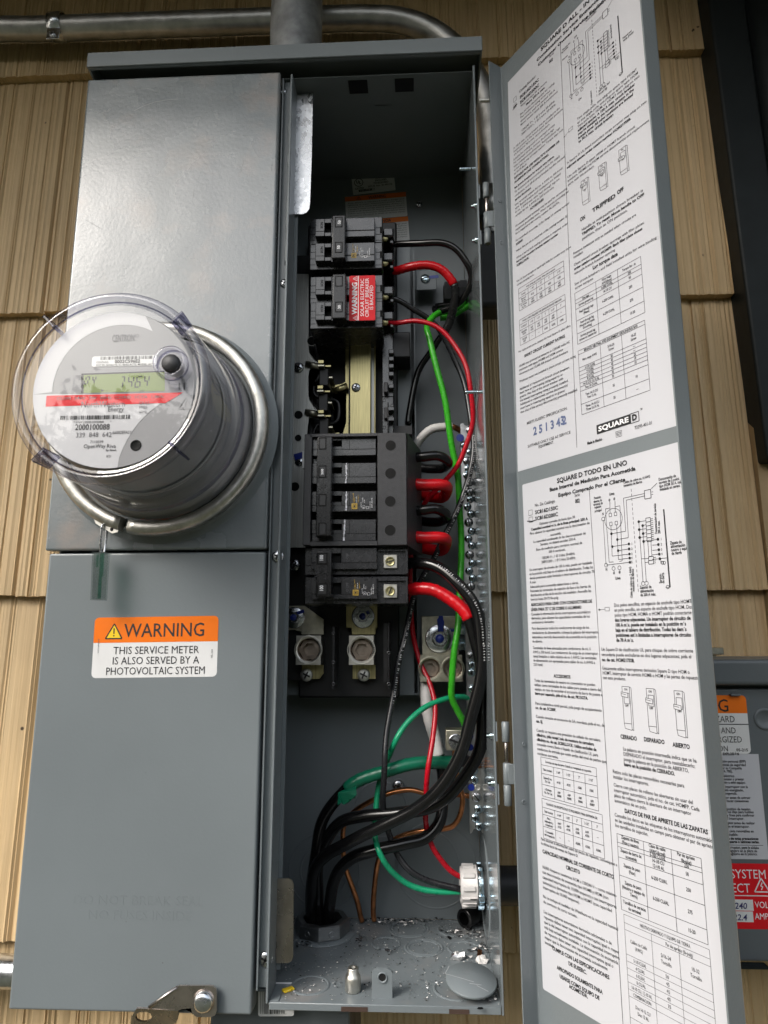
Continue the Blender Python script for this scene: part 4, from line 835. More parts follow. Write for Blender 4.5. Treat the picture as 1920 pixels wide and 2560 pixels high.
for i, (x, y, x2, y2, xr) in enumerate(((815, 178, 812, 515, 887), (1008, 194, 1005, 540, 1083), (1230, 212, 1226, 572, 1310))):
    (ua, va), (_, vb2) = Z.q(d5(x, y)), Z.q(d5(x2, y2)); ub = Z.q(d5(xr, y))[0]; Z.switch(None, ua, vb2, ub, va, i)
Z.para(d5(805, 592), None, ['CERRADO'], .0029, w=.0145, bold='all'); Z.para(d5(992, 615), None, ['DISPARADO'], .0029, w=.0170, bold='all'); Z.para(d5(1222, 658), None, ['ABIERTO'], .0029, w=.0130, bold='all')
Z.para(d5(825, 688), d5(833, 812), ['La palanca en posición intermedia indica que se ha', 'DISPARADO el interruptor, para reestablecerlo;', 'ponga la palanca en la posición de ABIERTO,', 'luego en la posición de CERRADO.'], .0026, w=.060, bold=(3,))
Z.para(d5(743, 868), d5(747, 910), ['Retire solo las placas removibles necesarias para', 'instalar los interruptores.'], .0026, w=.060)
Z.para(d5(750, 975), d5(760, 1100), ['Cierre con placas de relleno las aberturas sin usar del', 'interruptor automático, pida el no. de cat. HOMFP. Cada', 'placa de relleno cierra la abertura de un interruptor', 'automático de un polo.'], .0025, w=.070)
Z.para(d5(838, 1185), None, ['DATOS DE PAR DE APRIETE DE LAS ZAPATAS'], .0029, w=.066, bold='all')
Z.para(d5(758, 1213), d5(765, 1297), ['Consulte los datos en las etiquetas de los interruptores automáticos y', 'en las unidades instaladas en campo para obtener el par de apriete de', 'los tornillos de sujeción.'], .0025, w=.083)
Z.table(d6(775, 75), d6(1503, 963), (0, .34, .67, 1), (0, .115, .17, .31, .55, .83, 1), {(0, 0): 'Zapatas de línea\n(Fase y neutro)', (0, 1): 'Clase de cable\n(AWG/kcmil)', (0, 2): 'Par de apriete\n(lb-plug)', (1, 1): '6-300 CU/AL', (1, 2): '250', (2, 0): 'Zapata de tierra de\nacometida', (2, 1): '14-1/0 CU\n12-1/0 AL', (2, 2): '50', (3, 0): 'Zapata de paso\n(Fase)', (3, 1): '6-250 CU/AL', (3, 2): '250', (4, 0): 'Zapata de paso\n(Neutro y equipo de\nTierra)', (4, 1): '6-250 CU/AL', (4, 2): '275', (5, 0): 'Tornillos de servicio\nde terminal', (5, 2): '15-20'}, .0023)
(ua, va) = Z.q(d6(830, 718)); ub = Z.q(d6(1515, 1030))[0]
cu = [ua+(ub-ua)*k_ for k_ in (0, .34, .66, 1)]; rv = [va-k_ for k_ in (0, .0055, .0100, .026, .0305, .035, .0395, .044, .0485, .053, .0665, .0735)]
for v_ in rv: sh.line((ua, v_), (ub, v_), .00024)
for j, u in enumerate(cu): sh.line((u, rv[0] if j in (0, 3) else rv[1]), (u, rv[-1]), .00024)
sh.text('NEUTRO DERIVADO Y EQUIPO DE TIERRA', (ua+ub)/2, rv[1]+.0015, .0023, al='C', xs=.62); sh.text('Par de apriete (lb-pulg)', cu[2], rv[2]+.001, .0023, al='C', xs=.66)
for i, t in enumerate(('Calibre de Cable\n(AWG)', '3-1/0 CU/AL', '4 CU/AL', '6 CU/AL', '8 CU/AL', '14-10 CU, 12-10 AL', 'COMBINACIÓN', 'Dos 14-12 CU\nDos 12 AL', 'Tres 14-10 CU')):
    for k_, l_ in enumerate(t.split('\n')): sh.text(l_, (cu[0]+cu[1])/2, (rv[i+2]+rv[i+3])/2-.0012-(k_-.5*('\n' in t))*.0036, .0023, al='C', xs=.62)
for i, t in enumerate(('50', '45', '45', '40', '35')): sh.text(t, (cu[1]+cu[2])/2, (rv[i+3]+rv[i+4])/2-.0012, .0023, al='C')
sh.text('5/16-24', (cu[1]+cu[2])/2, (rv[2]+rv[3])/2+.0006, .0025, al='C', xs=.7); sh.text('Tornillo', (cu[1]+cu[2])/2, (rv[2]+rv[3])/2-.0034, .0025, al='C', xs=.7); sh.text('10-32', (cu[2]+cu[3])/2, (rv[2]+rv[3])/2+.0006, .0025, al='C', xs=.7); sh.text('Tornillo', (cu[2]+cu[3])/2, (rv[2]+rv[3])/2-.0034, .0025, al='C', xs=.7)
WES = [(712, 375, 'Posición', .0020, 0, 'L'), (709, 405, 'alterna de', .0020, 0, 'L'), (706, 432, 'terminal de', .0020, 0, 'L'), (716, 455, 'sujeción', .0020, 0, 'L'), (718, 487, 'principal', .0020, 0, 'L'), (845, 342, 'Línea', .0022, 0, 'L'), (783, 513, 'N', .0021, 0, 'L'), (838, 393, 'Ø', .0020, 0, 'L'), (880, 383, 'Ø', .0020, 0, 'L'), (812, 992, 'N', .0021, 0, 'L'), (878, 1022, 'Ø', .0020, 0, 'L'), (926, 1015, 'Ø', .0020, 0, 'L'), (897, 1068, 'Línea', .0022, 0, 'L'), (1108, 1148, 'Zapatas de', .0022, 0, 'L'), (1112, 1180, 'alimentación', .0022, 0, 'L'), (1113, 1213, 'de 200 A máx.', .0022, 0, 'L'), (966, 240, 'Cables de cobre no. 4 AWG', .0020, 0, 'L'), (968, 268, 'instalados de fábrica', .0020, 0, 'L'), (1270, 215, 'Desconexión de', .0021, 0, 'L'), (1273, 244, 'servicio de 2 polos', .0021, 0, 'L'), (1276, 274, 'tipo HOM 50 A. máx', .0021, 0, 'L'), (1280, 302, 'instalada en campo', .0021, 0, 'L'), (1370, 765, 'Zapata de', .0022, 0, 'L'), (1375, 795, 'alimentación', .0022, 0, 'L'), (1378, 825, 'neutro y equipo', .0022, 0, 'L'), (1382, 855, 'de tierra', .0022, 0, 'L'), (1258, 672, 'Desconectador de servicio', .0020, 88, 'L'), (1285, 670, '200 A max.', .0020, 88, 'L'), (1045, 1225, 'Cable de cobre no. 2 AWG', .0020, 88, 'L'), (1062, 1170, 'instalados de fábrica', .0020, 88, 'L'), (1298, 1100, 'Servicio', .0021, 88, 'L'), (1320, 1100, 'de tierra', .0021, 88, 'L')]
Z.schem(0, 0, WES)
lab = Z.b.obj('instruction_label', door); lab['label'] = 'white instruction sheet printed in Spanish on the lower half of the door'

# ================================================================== METER
MT = thing('electric_meter', 'round electric meter with a clear dome cover and green display', 'meter'); MCX, MCZ = -.243, .199
mc_ = lambda y: (MCX, y, MCZ)
b = B(); b.lathe([(0, -.113), (.0655, -.113), (.0675, -.1115), (.0685, -.108), (.074, -.03), (.086, -.026), (.090, -.014)], (MCX, 0, MCZ), (0, 1, 0), 'meter_body_grey', 64)
b.lathe([(.074, -.055), (.0755, -.054), (.0755, -.050), (.074, -.049)], mc_(0), (0, 1, 0), 'meter_grey', 64); b.obj('meter_module', MT)
YF = -.1135
b = F(); sh = Sheet(b, (0, YF, 0), (1, 0, 0), (0, 0, 1), .00015)
m2 = lambda x, y: (at(*z2(x, y), YF).x, at(*z2(x, y), YF).z); mm = lambda x, y: (at(*mt(x, y), YF).x, at(*mt(x, y), YF).z)
R_ = .0665
sh.poly([(MCX+R_*math.cos(t*math.pi/32), MCZ+R_*math.sin(t*math.pi/32)) for t in range(64)], 'meter_grey', 0)
def arc(c, r, a0, a1, n): return [(c[0]+r*math.cos(R(a0+(a1-a0)*i/n)), c[1]+r*math.sin(R(a0+(a1-a0)*i/n))) for i in range(n+1)]
e1, e2 = m2(1000, 618), m2(640, 1000); k1, k2 = m2(800, 680), m2(690, 840)
cur = []
for i in range(17):
    t = i/16; cur.append(tuple((1-t)**3*e1[j]+3*(1-t)**2*t*k1[j]+3*(1-t)*t*t*k2[j]+t**3*e2[j] for j in (0, 1)))
aend = math.degrees(math.atan2(e2[1]-MCZ, e2[0]-MCX)); aL = math.degrees(math.atan2(m2(250, 620)[1]-MCZ, m2(250, 620)[0]-MCX)) % 360
lower = cur[:-1]+[(MCX+R_*math.cos(R(a)), MCZ+R_*math.sin(R(a))) for a in [aend % 360-(aend % 360-aL-0)*i/20 for i in range(21)]]
sh.poly(list(reversed(lower)), 'meter_white', 1)
ring_ = arc((MCX, MCZ), R_, aL, 70, 30); dome = arc((MCX+.004, MCZ+.001), .0545, 62, aL, 24)
sh.poly(list(reversed(ring_+dome)), 'meter_white', 1)
q = [m2(255, 632), m2(1000, 614), m2(905, 672), m2(250, 692)]; sh.poly(list(reversed(q)), 'sticker_red', 2)
sh.poly(list(reversed([m2(432, 500), m2(905, 484), m2(925, 500), m2(925, 608), m2(432, 622)])), 'meter_body_grey', 2)
sh.poly(list(reversed([m2(445, 512), m2(900, 496), m2(900, 606), m2(445, 618)])), 'lcd_green', 3)
sh.poly(list(reversed([m2(445, 512), m2(900, 496), m2(900, 503), m2(458, 520), m2(458, 617), m2(445, 618)])), 'ink_black', 3.5)
SEG = {'0': 'abcdef', '4': 'fgbc', '7': 'abc', '6': 'acdefg', '1': 'bc'}
def seg(ch, x0, y0, x1, y1):
    f = {'a': ((0, 1), (1, 1)), 'b': ((1, 1), (1, .5)), 'c': ((1, .5), (1, 0)), 'd': ((0, 0), (1, 0)), 'e': ((0, 0), (0, .5)), 'f': ((0, .5), (0, 1)), 'g': ((0, .5), (1, .5))}
    (ua, va), (ub, vb_) = m2(x0, y1), m2(x1, y0)
    for c in SEG[ch]:
        (a0, b0_), (a1, b1_) = f[c]; s_ = .0012*((b0_-.5)+(b1_-.5)); P0 = (ua+(ub-ua)*a0+s_, va+(vb_-va)*b0_); P1 = (ua+(ub-ua)*a1+s_, va+(vb_-va)*b1_); dx, dy = (P1[0]-P0[0])*.08, (P1[1]-P0[1])*.08
        sh.line((P0[0]+dx, P0[1]+dy), (P1[0]-dx, P1[1]-dy), .0016 if (ub-ua) > .005 else .0010, 'ink_black', 4)
for ch, a in zip('7464', ((655, 530, 678, 588), (697, 528, 728, 586), (742, 528, 772, 586), (785, 524, 812, 582))): seg(ch, *a)
for ch, a in zip('04', ((465, 530, 487, 568), (503, 528, 522, 566))): seg(ch, *a)
sh.text('kW', *m2(765, 612), .0017, k=4); u, v_ = m2(553, 612); sh.poly([(u, v_), (u+.0026, v_+.0012), (u, v_+.0024)], 'ink_black', 4); sh.text('V', *m2(580, 612), .0016, k=4)
sh.text('CL200  240V  3W  60Hz  C2SRD  1CTA  1.0Kh', *m2(310, 655), .0022, 'ink_grey', w=m2(870, 0)[0]-m2(310, 0)[0], k=4)
tilt = 1.2
sh.text('CENTRON', *m2(612, 338), .0060, 'ink_grey', w=.0185, rot=tilt, bold=.01); sh.ring(m2(748, 305)[0], m2(748, 305)[1], .0014, .0003, 'ink_grey')
u0, v0 = m2(500, 475); u1, v1 = m2(858, 410); sh.round(u0, v0, u1, v1, .002, 'sticker_white', 2); a, c = m2(550, 437), m2(836, 411); sh.bars(a[0], c[0], a[1], c[1]-.0004, 5, n=90)
sh.text('0002C596E2', *m2(627, 455), .0027, w=m2(762, 0)[0]-m2(627, 0)[0], bold=.02, k=4); sh.text('CONTAINS:', *m2(526, 456), .0016, w=.0105, k=4); sh.text('FCC ID: SK9ACT2, IC: 864G-ACT2, MODEL: ACT2', *m2(526, 472), .0016, w=m2(838, 0)[0]-m2(526, 0)[0], k=4, bold=.01)
sh.text('NorthWestern', *m2(442, 697), .0052, 'ink_grey', w=m2(672, 0)[0]-m2(442, 0)[0], k=3); sh.text('Energy', *m2(588, 719), .0040, 'ink_grey', w=m2(672, 0)[0]-m2(588, 0)[0])
for t, y in (('CA 0.5', 680), ('FM2S', 704), ('60Hz', 728)): sh.text(t, *m2(760, y), .0024, 'ink_grey', xs=.85, k=4)
a, c = m2(330, 765), m2(712, 736); sh.bars(a[0], c[0], a[1], c[1], 9, n=110); sh.text('*1NF2000100088     *', *m2(402, 784), .0019, w=m2(600, 0)[0]-m2(402, 0)[0])
sh.text('2000100088', *m2(410, 820), .0048, w=m2(590, 0)[0]-m2(410, 0)[0], bold=.012); sh.text('339  848  642', *m2(413, 860), .0040, 'ink_grey', w=m2(600, 0)[0]-m2(413, 0)[0]); sh.text('66002EFA51', *m2(614, 842), .0027, w=m2(710, 0)[0]-m2(614, 0)[0])
sh.text('7110599', *m2(492, 892), .0023, w=m2(561, 0)[0]-m2(492, 0)[0]); sh.text('OpenWay', *m2(456, 919), .0033, w=m2(570, 0)[0]-m2(456, 0)[0]); sh.text('Riva', *m2(582, 918), .0033, w=m2(630, 0)[0]-m2(582, 0)[0]); sh.text('by Itron', *m2(578, 935), .0018, w=.0085, bold=.02); sh.text('8/21', *m2(581, 969), .0020)
sh.warn(*m2(1010, 702), .0095, 'meter_body_grey')
for x in (979, 1006): sh.line(m2(x, 562), m2(x, 600), .0009, 'ink_black', 3)
b.obj('meter_face', MT)
u, v_ = m2(742, 903); B().lathe([(.0046, 0), (.0036, .0004), (.0034, -.0002), (0, -.0002)], (u, YF-.0003, v_), (0, -1, 0), 'hole_black', 24).obj('optical_port', MT)
u, v_ = m2(957, 482); b = B(); b.lathe([(0, -.001), (.0075, -.001), (.0075, .002), (.006, .0042), (0, .005)], (u, -.1225, v_), (0, -1, 0), 'cover_plastic', 32); b.obj('reset_button', MT)
b = B(); b.lathe([(.0112, 0), (.0130, .001), (.0140, .004), (.0135, .0075), (.0115, .0085), (.0100, .0075), (.0095, .003)], (u, -.1195, v_), (0, -1, 0), 'clear_rim', 36); b.lathe([(.0125, -.002), (.013, .001)], (u, -.1195, v_), (0, -1, 0), 'clear_rib', 36); b.obj('button_bezel', MT)
b = B()
b.lathe([(0, -.1190), (.070, -.1190)], mc_(0), (0, 1, 0), 'clear_front', 72, smooth=False); b.lathe([(.0701, -.1190), (.0722, -.1196)], mc_(0), (0, 1, 0), 'clear_rim', 72)
b.lathe([(.0722, -.1196), (.0735, -.1218), (.0765, -.1228), (.0795, -.1218), (.0812, -.119), (.0812, -.1150), (.0800, -.1120)], mc_(0), (0, 1, 0), 'clear_rim', 72)
b.lathe([(.0800, -.1120), (.0806, -.105), (.0835, -.045), (.0850, -.035), (.0890, -.030), (.0935, -.026), (.0950, -.018)], mc_(0), (0, 1, 0), 'clear_cover', 72)
b.lathe([(.0733, -.1187), (.0741, -.1176), (.0733, -.1165), (.0727, -.1176), (.0733, -.1187)], mc_(0), (0, 1, 0), 'clear_rib', 72); b.lathe([(.0845, -.036), (.0862, -.034), (.0862, -.031)], mc_(0), (0, 1, 0), 'clear_rib', 72)
b.obj('dome_cover', MT)
for a in (47, 134, 228, 317):
    b = B(); mtx = Matrix.Translation(V((MCX, 0, MCZ))) @ Matrix.Rotation(-R(a), 4, 'Y'); b.box(.0705, .0835, -.1236, -.100, -.0011, .0011, 'clear_rib', .0004, 1, mtx); b.obj('cover_rib', MT)
SR = thing('sealing_ring', 'steel clamp ring holding the round meter against the grey cover', 'clamp ring'); b = B()
a0 = math.degrees(math.atan2(at(*z2(692, 1345), -.014).z-MCZ, at(*z2(692, 1345), -.014).x-MCX))
prof = [(.0925, -.010), (.0930, -.0195), (.0950, -.0228), (.1020, -.0228), (.1052, -.0195), (.1058, -.0122), (.1035, -.0098)]
b.lathe([(r_, -h) for r_, h in prof], mc_(0), (0, -1, 0), 'ring_steel', 96, 0, 360-4.5, cap=True)
# rotate the gap to the seal position: lathe starts on +X about (0,-1,0)
mx = Matrix.Translation(V(mc_(0))) @ Matrix.Rotation(-R(a0+2.2), 4, 'Y') @ Matrix.Translation(-V(mc_(0)))
bmesh.ops.transform(b.bm, matrix=mx, verts=b.bm.verts[:]); b.obj('clamp_band', SR)
sl_ = lambda x, y: (200+x/7.375, 1240+y/7.375)
q = [at(*sl_(x, y), -.018) for x, y in ((245, 380), (330, 430), (560, 540), (715, 625), (690, 670), (590, 690), (290, 505))]
b = B(); b.prism([(p.x, p.z) for p in q], -.0185, -.0172, 'ring_steel'); h = at(*sl_(585, 612), -.0186); b.lathe([(.0017, 0), (0, 0)], (h.x, -.0187, h.z), (0, -1, 0), 'hole_black', 16); b.obj('seal_tab', SR)
b = B(); p, q = at(*z2(680, 1352), -.014), at(*z2(712, 1352), -.014); b.tube([p, q], .0016, 'screw_zinc', 10); b.obj('clamp_screw', SR)
SL = thing('meter_seal', 'clear and green plastic wire seal hanging below the round meter', 'seal')
b = B(); b.tube(crom([at(*sl_(x, y), Y) for x, y, Y in ((385, 1050, -.017), (375, 900, -.0185), (390, 700, -.020), (405, 560, -.0205), (450, 525, -.0185), (480, 560, -.016), (490, 680, -.0155), (470, 880, -.0155), (448, 1050, -.0165))], 8), .0010, 'screw_zinc', 8); b.obj('wire_loop', SL)
b = B()
p, q = at(*sl_(285, 1055), -.014), at(*sl_(505, 1055), -.014); p2, q2 = at(*sl_(250, 1925), -.014), at(*sl_(450, 1925), -.014)
dn = (p2-p); L_ = dn.length
def slab(f0, f1, g0, g1, ya, yb, mat):
    f_ = lambda s_, t_: p.lerp(q, s_).lerp(p2.lerp(q2, s_), t_)
    c = [f_(f0, g0), f_(f1, g0), f_(f1, g1), f_(f0, g1)]; vs = [V((k.x, y, k.z)) for y in (ya, yb) for k in c]
    for i in ((0, 1, 2, 3), (7, 6, 5, 4)): b.face([vs[k] for k in i], mat)
    for i in range(4): b.face([vs[i], vs[(i+1) % 4], vs[4+(i+1) % 4], vs[4+i]], mat)
slab(0, 1, 0, 1, -.0205, -.0085, 'clear_seal'); slab(.08, .92, .02, .98, -.0190, -.0100, 'clear_seal'); slab(-.04, 1.1, -.01, .015, -.0215, -.0075, 'clear_seal'); b.obj('seal_body', SL)
b = B(); slab(.45, .74, .02, .50, -.0155, -.0130, 'seal_green'); slab(.42, .62, .50, .96, -.0155, -.0135, 'seal_green'); slab(.10, .26, .03, .30, -.0140, -.0134, 'seal_green'); b.obj('seal_insert', SL)

# ================================================================== BREAKERS
def handle_tie(name, conv, x0, x1, y0, y1, yf, yb, caps, nums, par, cx, tx=None):
    b = B(); b.pbox(conv(x0, y0), conv(x1, y1), yf, yb, 'handle_plastic', .0012, 2)
    g = lambda x, y: (at(*conv(x, y), yf-.0006).x, at(*conv(x, y), yf-.0006).z)
    if tx:
        sh = Sheet(b, (0, yf-.0001, 0), (1, 0, 0), (0, 0, 1))
        for (x, y, ye, t, s_) in tx:
            u, v_ = g(x, y); sh.text(t, u, v_, .0030, 'breaker_plastic', w=abs(g(x, ye)[1]-v_), rot=90*s_, k=1, bold=.02)
    ht = b.obj(name, par)
    for i, (ya, yb_) in enumerate(caps):
        b = B(); b.pbox(conv(cx[0], ya), conv(cx[1], yb_), yf-.0006, yf+.001, 'keycap_plastic', .0004, 1); b.pbox(conv(cx[0]-10, ya-10), conv(cx[1]+10, yb_+10), yf-.0001, yf+.0005, 'hole_black')
        sh = Sheet(b, (0, yf-.0006, 0), (1, 0, 0), (0, 0, 1))
        for (x, y, ye, t) in nums:
            if ya <= y <= yb_+8:
                u, v_ = g(x, y); sh.text(t, u, v_, abs(g(cx[0], y)[0]-g(cx[1], y)[0])*(.42 if t != '200' else .34), 'ink_white', w=g(x, ye)[1]-v_, rot=90, bold=.035, k=2)
        b.obj('keycap', ht)
def rating_label(sh, g, o, sx, par=None):
    """small printed rating block; o = photo-zoom origin of the gold square's lower left, sx = zoom units per block unit"""
    T = lambda x, y: g(o[0]+x*sx, o[1]-y*sx)
    a, c = T(0, 0), T(75, 75); sh.quad(a[0], a[1], c[0], c[1], 'ink_gold', 2); a, c = T(15, 13), T(62, 62); sh.quad(a[0], a[1], c[0], c[1], 'ink_black', 3); a, c = T(24, 20), T(52, 54); sh.rect(a[0], a[1], c[0], c[1], .0005, 'ink_gold', 4)
    for x, y, ye, t, m_ in ((30, 82, 205, 'TYPE HOM', 'ink_gold'), (45, 82, 150, 'TIPO', 'ink_gold'), (70, 82, 165, '10 kA', 'ink_white'), (92, 82, 190, '120/240 V~', 'ink_gold'), (128, 25, 95, 'HACR', 'ink_white'), (150, 82, 150, 'LISTED', 'ink_white'), (172, 82, 125, 'C.B.', 'ink_white'), (245, 12, 110, 'ISSUE NO.', 'ink_white'), (272, 18, 145, 'DP-4075', 'ink_white')):
        u, v_ = T(x, y); sh.text(t, u, v_, (c[0]-a[0])*(.55 if 'DP' in t or 'kA' in t else .40), m_, w=T(x, ye)[1]-v_, rot=90, bold=.01, k=3)
    u, v_ = T(155, 28); sh.ring(u, v_, (c[0]-a[0])*.75, .0003, 'ink_white', 3); sh.text('UL', u+.0004, v_-.0008, .0009, 'ink_white', rot=90, k=3, bold=.05)
    a, c = T(190, 5), T(222, 36); sh.rect(a[0], a[1], c[0], c[1], .0003, 'ink_white', 3)
def upper_breaker(label, dx, ys, tie, nums, caps, labelled, sticker):
    t = thing('circuit_breaker', label, 'breaker', 'circuit breakers in the open panel'); YB_, YF_ = .0555, .047
    cv = lambda x, y: bk(x+dx, y)
    for k, (ya, yb) in enumerate(ys):
        b = B(); hgt = yb-ya
        b.pbox(cv(108, ya), cv(1352, yb-2), YB_, .125, 'breaker_plastic', .0006, 1)
        for yy in (.35, .62, .86): b.pbox(cv(108, ya+hgt*yy), cv(196, ya+hgt*yy+4), YB_-.0002, YB_+.0002, 'hole_black'); b.pbox(cv(1240, ya+hgt*yy), cv(1352, ya+hgt*yy+4), YB_-.0002, YB_+.0002, 'hole_black')
        e = ya+hgt*.70
        for a_, c_ in (((198, ya), (354, e)), ((355, ya), (470, ya+hgt*.16)), ((355, ya+hgt*.55), (470, e)), ((471, ya), (1222, e))): b.pbox(cv(*a_), cv(*c_), YF_, YB_, 'breaker_plastic', .0005, 1)
        b.pbox(cv(356, ya+hgt*.17), cv(469, ya+hgt*.54), YB_-.0012, YB_-.0003, 'hole_black')
        b.pbox(cv(200, ya+hgt*.50), cv(353, ya+hgt*.51), YF_-.0001, YF_+.0004, 'hole_black'); b.pbox(cv(730, ya+hgt*.46), cv(1220, ya+hgt*.47), YF_-.0001, YF_+.0004, 'hole_black'); b.pbox(cv(742, ya+2), cv(746, e-3), YF_-.0001, YF_+.0004, 'hole_black')
        b.pbox(cv(1312, ya+hgt*.32), cv(1354, ya+hgt*.57), YB_-.0004, .07, 'hole_black')
        sh = Sheet(b, (0, YF_, 0), (1, 0, 0), (0, 0, 1)); g = lambda x, y: (at(*cv(x, y), YF_).x, at(*cv(x, y), YF_).z)
        u, v_ = g(330, ya+hgt*.38); sh.text('I/ON', u, v_, .0030, 'hole_black', w=.0074, rot=90, k=2); u, v_ = g(738, ya+hgt*.32); sh.text('O/OFF', u, v_, .0024, 'ink_grey', w=.0085, rot=90, k=2)
        if labelled and k == 1: rating_label(sh, g, (815, 865), 1.2)
        b.obj('pole', t)
        b = B(); b.pbox(cv(1358, ya+hgt*.34), cv(1552, ya+hgt*.70), .080, .125, 'breaker_plastic', .002, 1); b.pbox(cv(1352, ya+hgt*.66), cv(1480, ya+hgt*1.02), .090, .125, 'deep_black'); b.pbox(cv(1480, ya+hgt*.86), cv(1550, ya+hgt*1.0), .082, .125, 'breaker_plastic', .001, 1); b.obj('terminal_shroud', t)
        b = B(); p = at(*cv(1395, ya+hgt*.80), .084); b.lathe([(.0046, 0), (.0046, .0012), (.0040, .0020), (0, .0022)], p, (-.3, -1, 0), 'brass_zinc', 20); b.obj('terminal_screw', t)
    handle_tie('handle_tie', cv, *tie, .0345, .048, caps, nums, t, (545, 655))
    if sticker:
        b = F(); sh = Sheet(b, (0, YF_-.0003, 0), (1, 0, 0), (0, 0, 1), .0001); g = lambda x, y: (at(*bk(x, y), YF_).x, at(*bk(x, y), YF_).z)
        (ua, vb), (ub, va) = g(778, 1952), g(1232, 1165); sh.round(ua, vb, ub, va, .0012, 'sticker_red', 1); u, v_ = g(948, 0); sh.line((u, vb), (u, va), .0008, 'ink_white', 2)
        for x, y, ye, tt, bo in ((915, 1838, 1290, 'WARNING', .03), (1035, 1875, 1225, 'SOLAR ELECTRIC', 0), (1118, 1888, 1215, 'CIRCUIT BREAKER', 0), (1195, 1762, 1340, 'IS BACKFED', 0)):
            u, v_ = g(x, y); sh.text(tt, u, v_, (g(100, 0)[0]-g(0, 0)[0])*(.82 if bo else .58), 'ink_white', w=g(x, ye)[1]-v_, rot=90, bold=bo+.004, k=2)
        for y in (1905, 1225): u, v_ = g(920, y); sh.warn(u, v_, .0046, 'ink_white', bolt=True, rot=90)
        o = b.obj('warning_sticker', t); o['label'] = 'red warning sticker on the solar breaker'
    return t
upper_breaker('top breaker of the open panel marked 50 with silver print', 0, ((190, 612), (612, 1040)), (487, 712, 122, 865), ((632, 282, 212, '50'), (620, 712, 648, '50')), ((165, 322), (600, 762)), True, False)
upper_breaker('second breaker from the top carrying a red solar warning sticker', 4, ((1190, 1625), (1628, 2062)), (487, 716, 1138, 1905), ((628, 1748, 1678, '30'),), ((1185, 1345), (1630, 1790)), False, True)
b = None
# main breaker: four poles behind a cover frame
t = thing('circuit_breaker', 'large four-pole main breaker marked 200 inside a black cover frame', 'breaker', 'circuit breakers in the open panel'); YC, YF_ = .040, .0455
b = B(); PB = lambda a, c, y0, y1, m_, bev=0: b.pbox(mp(*a), mp(*c), y0, y1, m_, bev, 1)
PB((60, 78), (133, 1518), YC, .085, 'cover_plastic', .0006); PB((134, 78), (1002, 100), YC, .085, 'cover_plastic'); PB((134, 1470), (1002, 1518), YC, .085, 'cover_plastic'); PB((1003, 62), (1390, 1516), YC, .085, 'cover_plastic', .0006)
pts = [at(*mp(1391, 62), YC+.0004), at(*mp(1391, 1516), YC+.0004)]; xb = at(*mp(1570, 400), .088).x
vt = [V((pts[0].x, YC+.0004, pts[0].z)), V((xb, .088, pts[0].z-.006)), V((xb, .088, pts[1].z-.004)), V((pts[1].x, YC+.0004, pts[1].z))]; b.face(vt, 'cover_plastic'); b.face([vt[0], vt[1], V((pts[0].x, .088, pts[0].z-.006))], 'cover_plastic'); b.face([vt[3], vt[2], V((pts[1].x, .088, pts[1].z-.004))], 'cover_plastic')
for x, y, r_ in ((1175, 227, 69), (1173, 587, 70), (1170, 950, 70), (1168, 1325, 70)):
    p = at(*mp(x, y), YC); rr = r_/5.184*(YC+DIST)/FPX; b.lathe([(rr*1.05, 0), (rr, .0003), (rr, .0001)], (p.x, YC-.0002, p.z), (0, -1, 0), 'cover_plastic', 36); b.lathe([(rr, .0002), (0, .0002)], (p.x, YC-.0002, p.z), (0, -1, 0), 'hole_black', 36)
b.obj('cover_frame', t)
POL = ((105, 272, 352), (455, 632, 714), (822, 1000, 1078), (1188, 1368, 1462))
for ya, ym, yb in POL:
    b = B(); PB((134, ya-4), (1001, yb+85 if yb < 1400 else 1469), .060, .11, 'deep_black')
    PB((152, ya), (420, ym-1), YF_, .0598, 'breaker_plastic', .0004); PB((421, ya), (540, ya+52), YF_, .0598, 'breaker_plastic'); PB((541, ya), (985, ym-1), YF_, .0598, 'breaker_plastic', .0004); PB((421, ya+58+80), (540, ym), YF_, .0598, 'breaker_plastic')
    PB((152, ym+2), (985, yb), YF_+.0006, .0598, 'breaker_plastic', .0004); PB((421, ya+53), (540, ya+137), .054, .0597, 'hole_black'); PB((640, ya+3), (644, ym-3), YF_-.0001, YF_+.0003, 'hole_black')
    sh = Sheet(b, (0, YF_, 0), (1, 0, 0), (0, 0, 1)); g = lambda x, y: (at(*mp(x, y), YF_).x, at(*mp(x, y), YF_).z); k = [q_[0] for q_ in POL].index(ya); rr = random.Random(40+k)
    u, v_ = g(628, ya+(ym-ya)*.62); sh.text('O OFF', u, v_, .0026, 'ink_grey', w=.0085, rot=90, k=2)
    if k:                                                         # white alignment paint daubed across the poles
        y = ya; x = 604-(k*6 if k == 3 else 0)
        while y < yb-8:
            y2 = y+rr.uniform(10, 38); (ua, v1), (ub, v0) = g(x-rr.uniform(6, 16), y), g(x+rr.uniform(3, 12), min(y2, yb)); sh.quad(ua, v0, ub, v1, 'white_paint_mark', 4); y = y2+rr.uniform(0, 6); x -= (1.6 if k == 3 else .5)
    if k == 2: rating_label(sh, g, (668, 1052), 1.0)
    b.obj('pole', t)
handle_tie('handle_tie', mp, 222, 402, 112, 1402, .030, .046, ((135, 270), (497, 635), (868, 1005), (1240, 1383)), ((303, 607, 530, '200'),), t, (250, 332), ((262, 815, 712, 'TRIP', 1), (290, 850, 660, 'COMMON', 1), (318, 660, 850, 'COMMON', -1), (345, 700, 785, 'TRIP', -1)))
b = B(); PB((150, 400), (222, 470), .052, .054, 'sticker_white'); PB((32, 300), (66, 520), .050, .056, 'sticker_white'); b.obj('paper_tab', t)
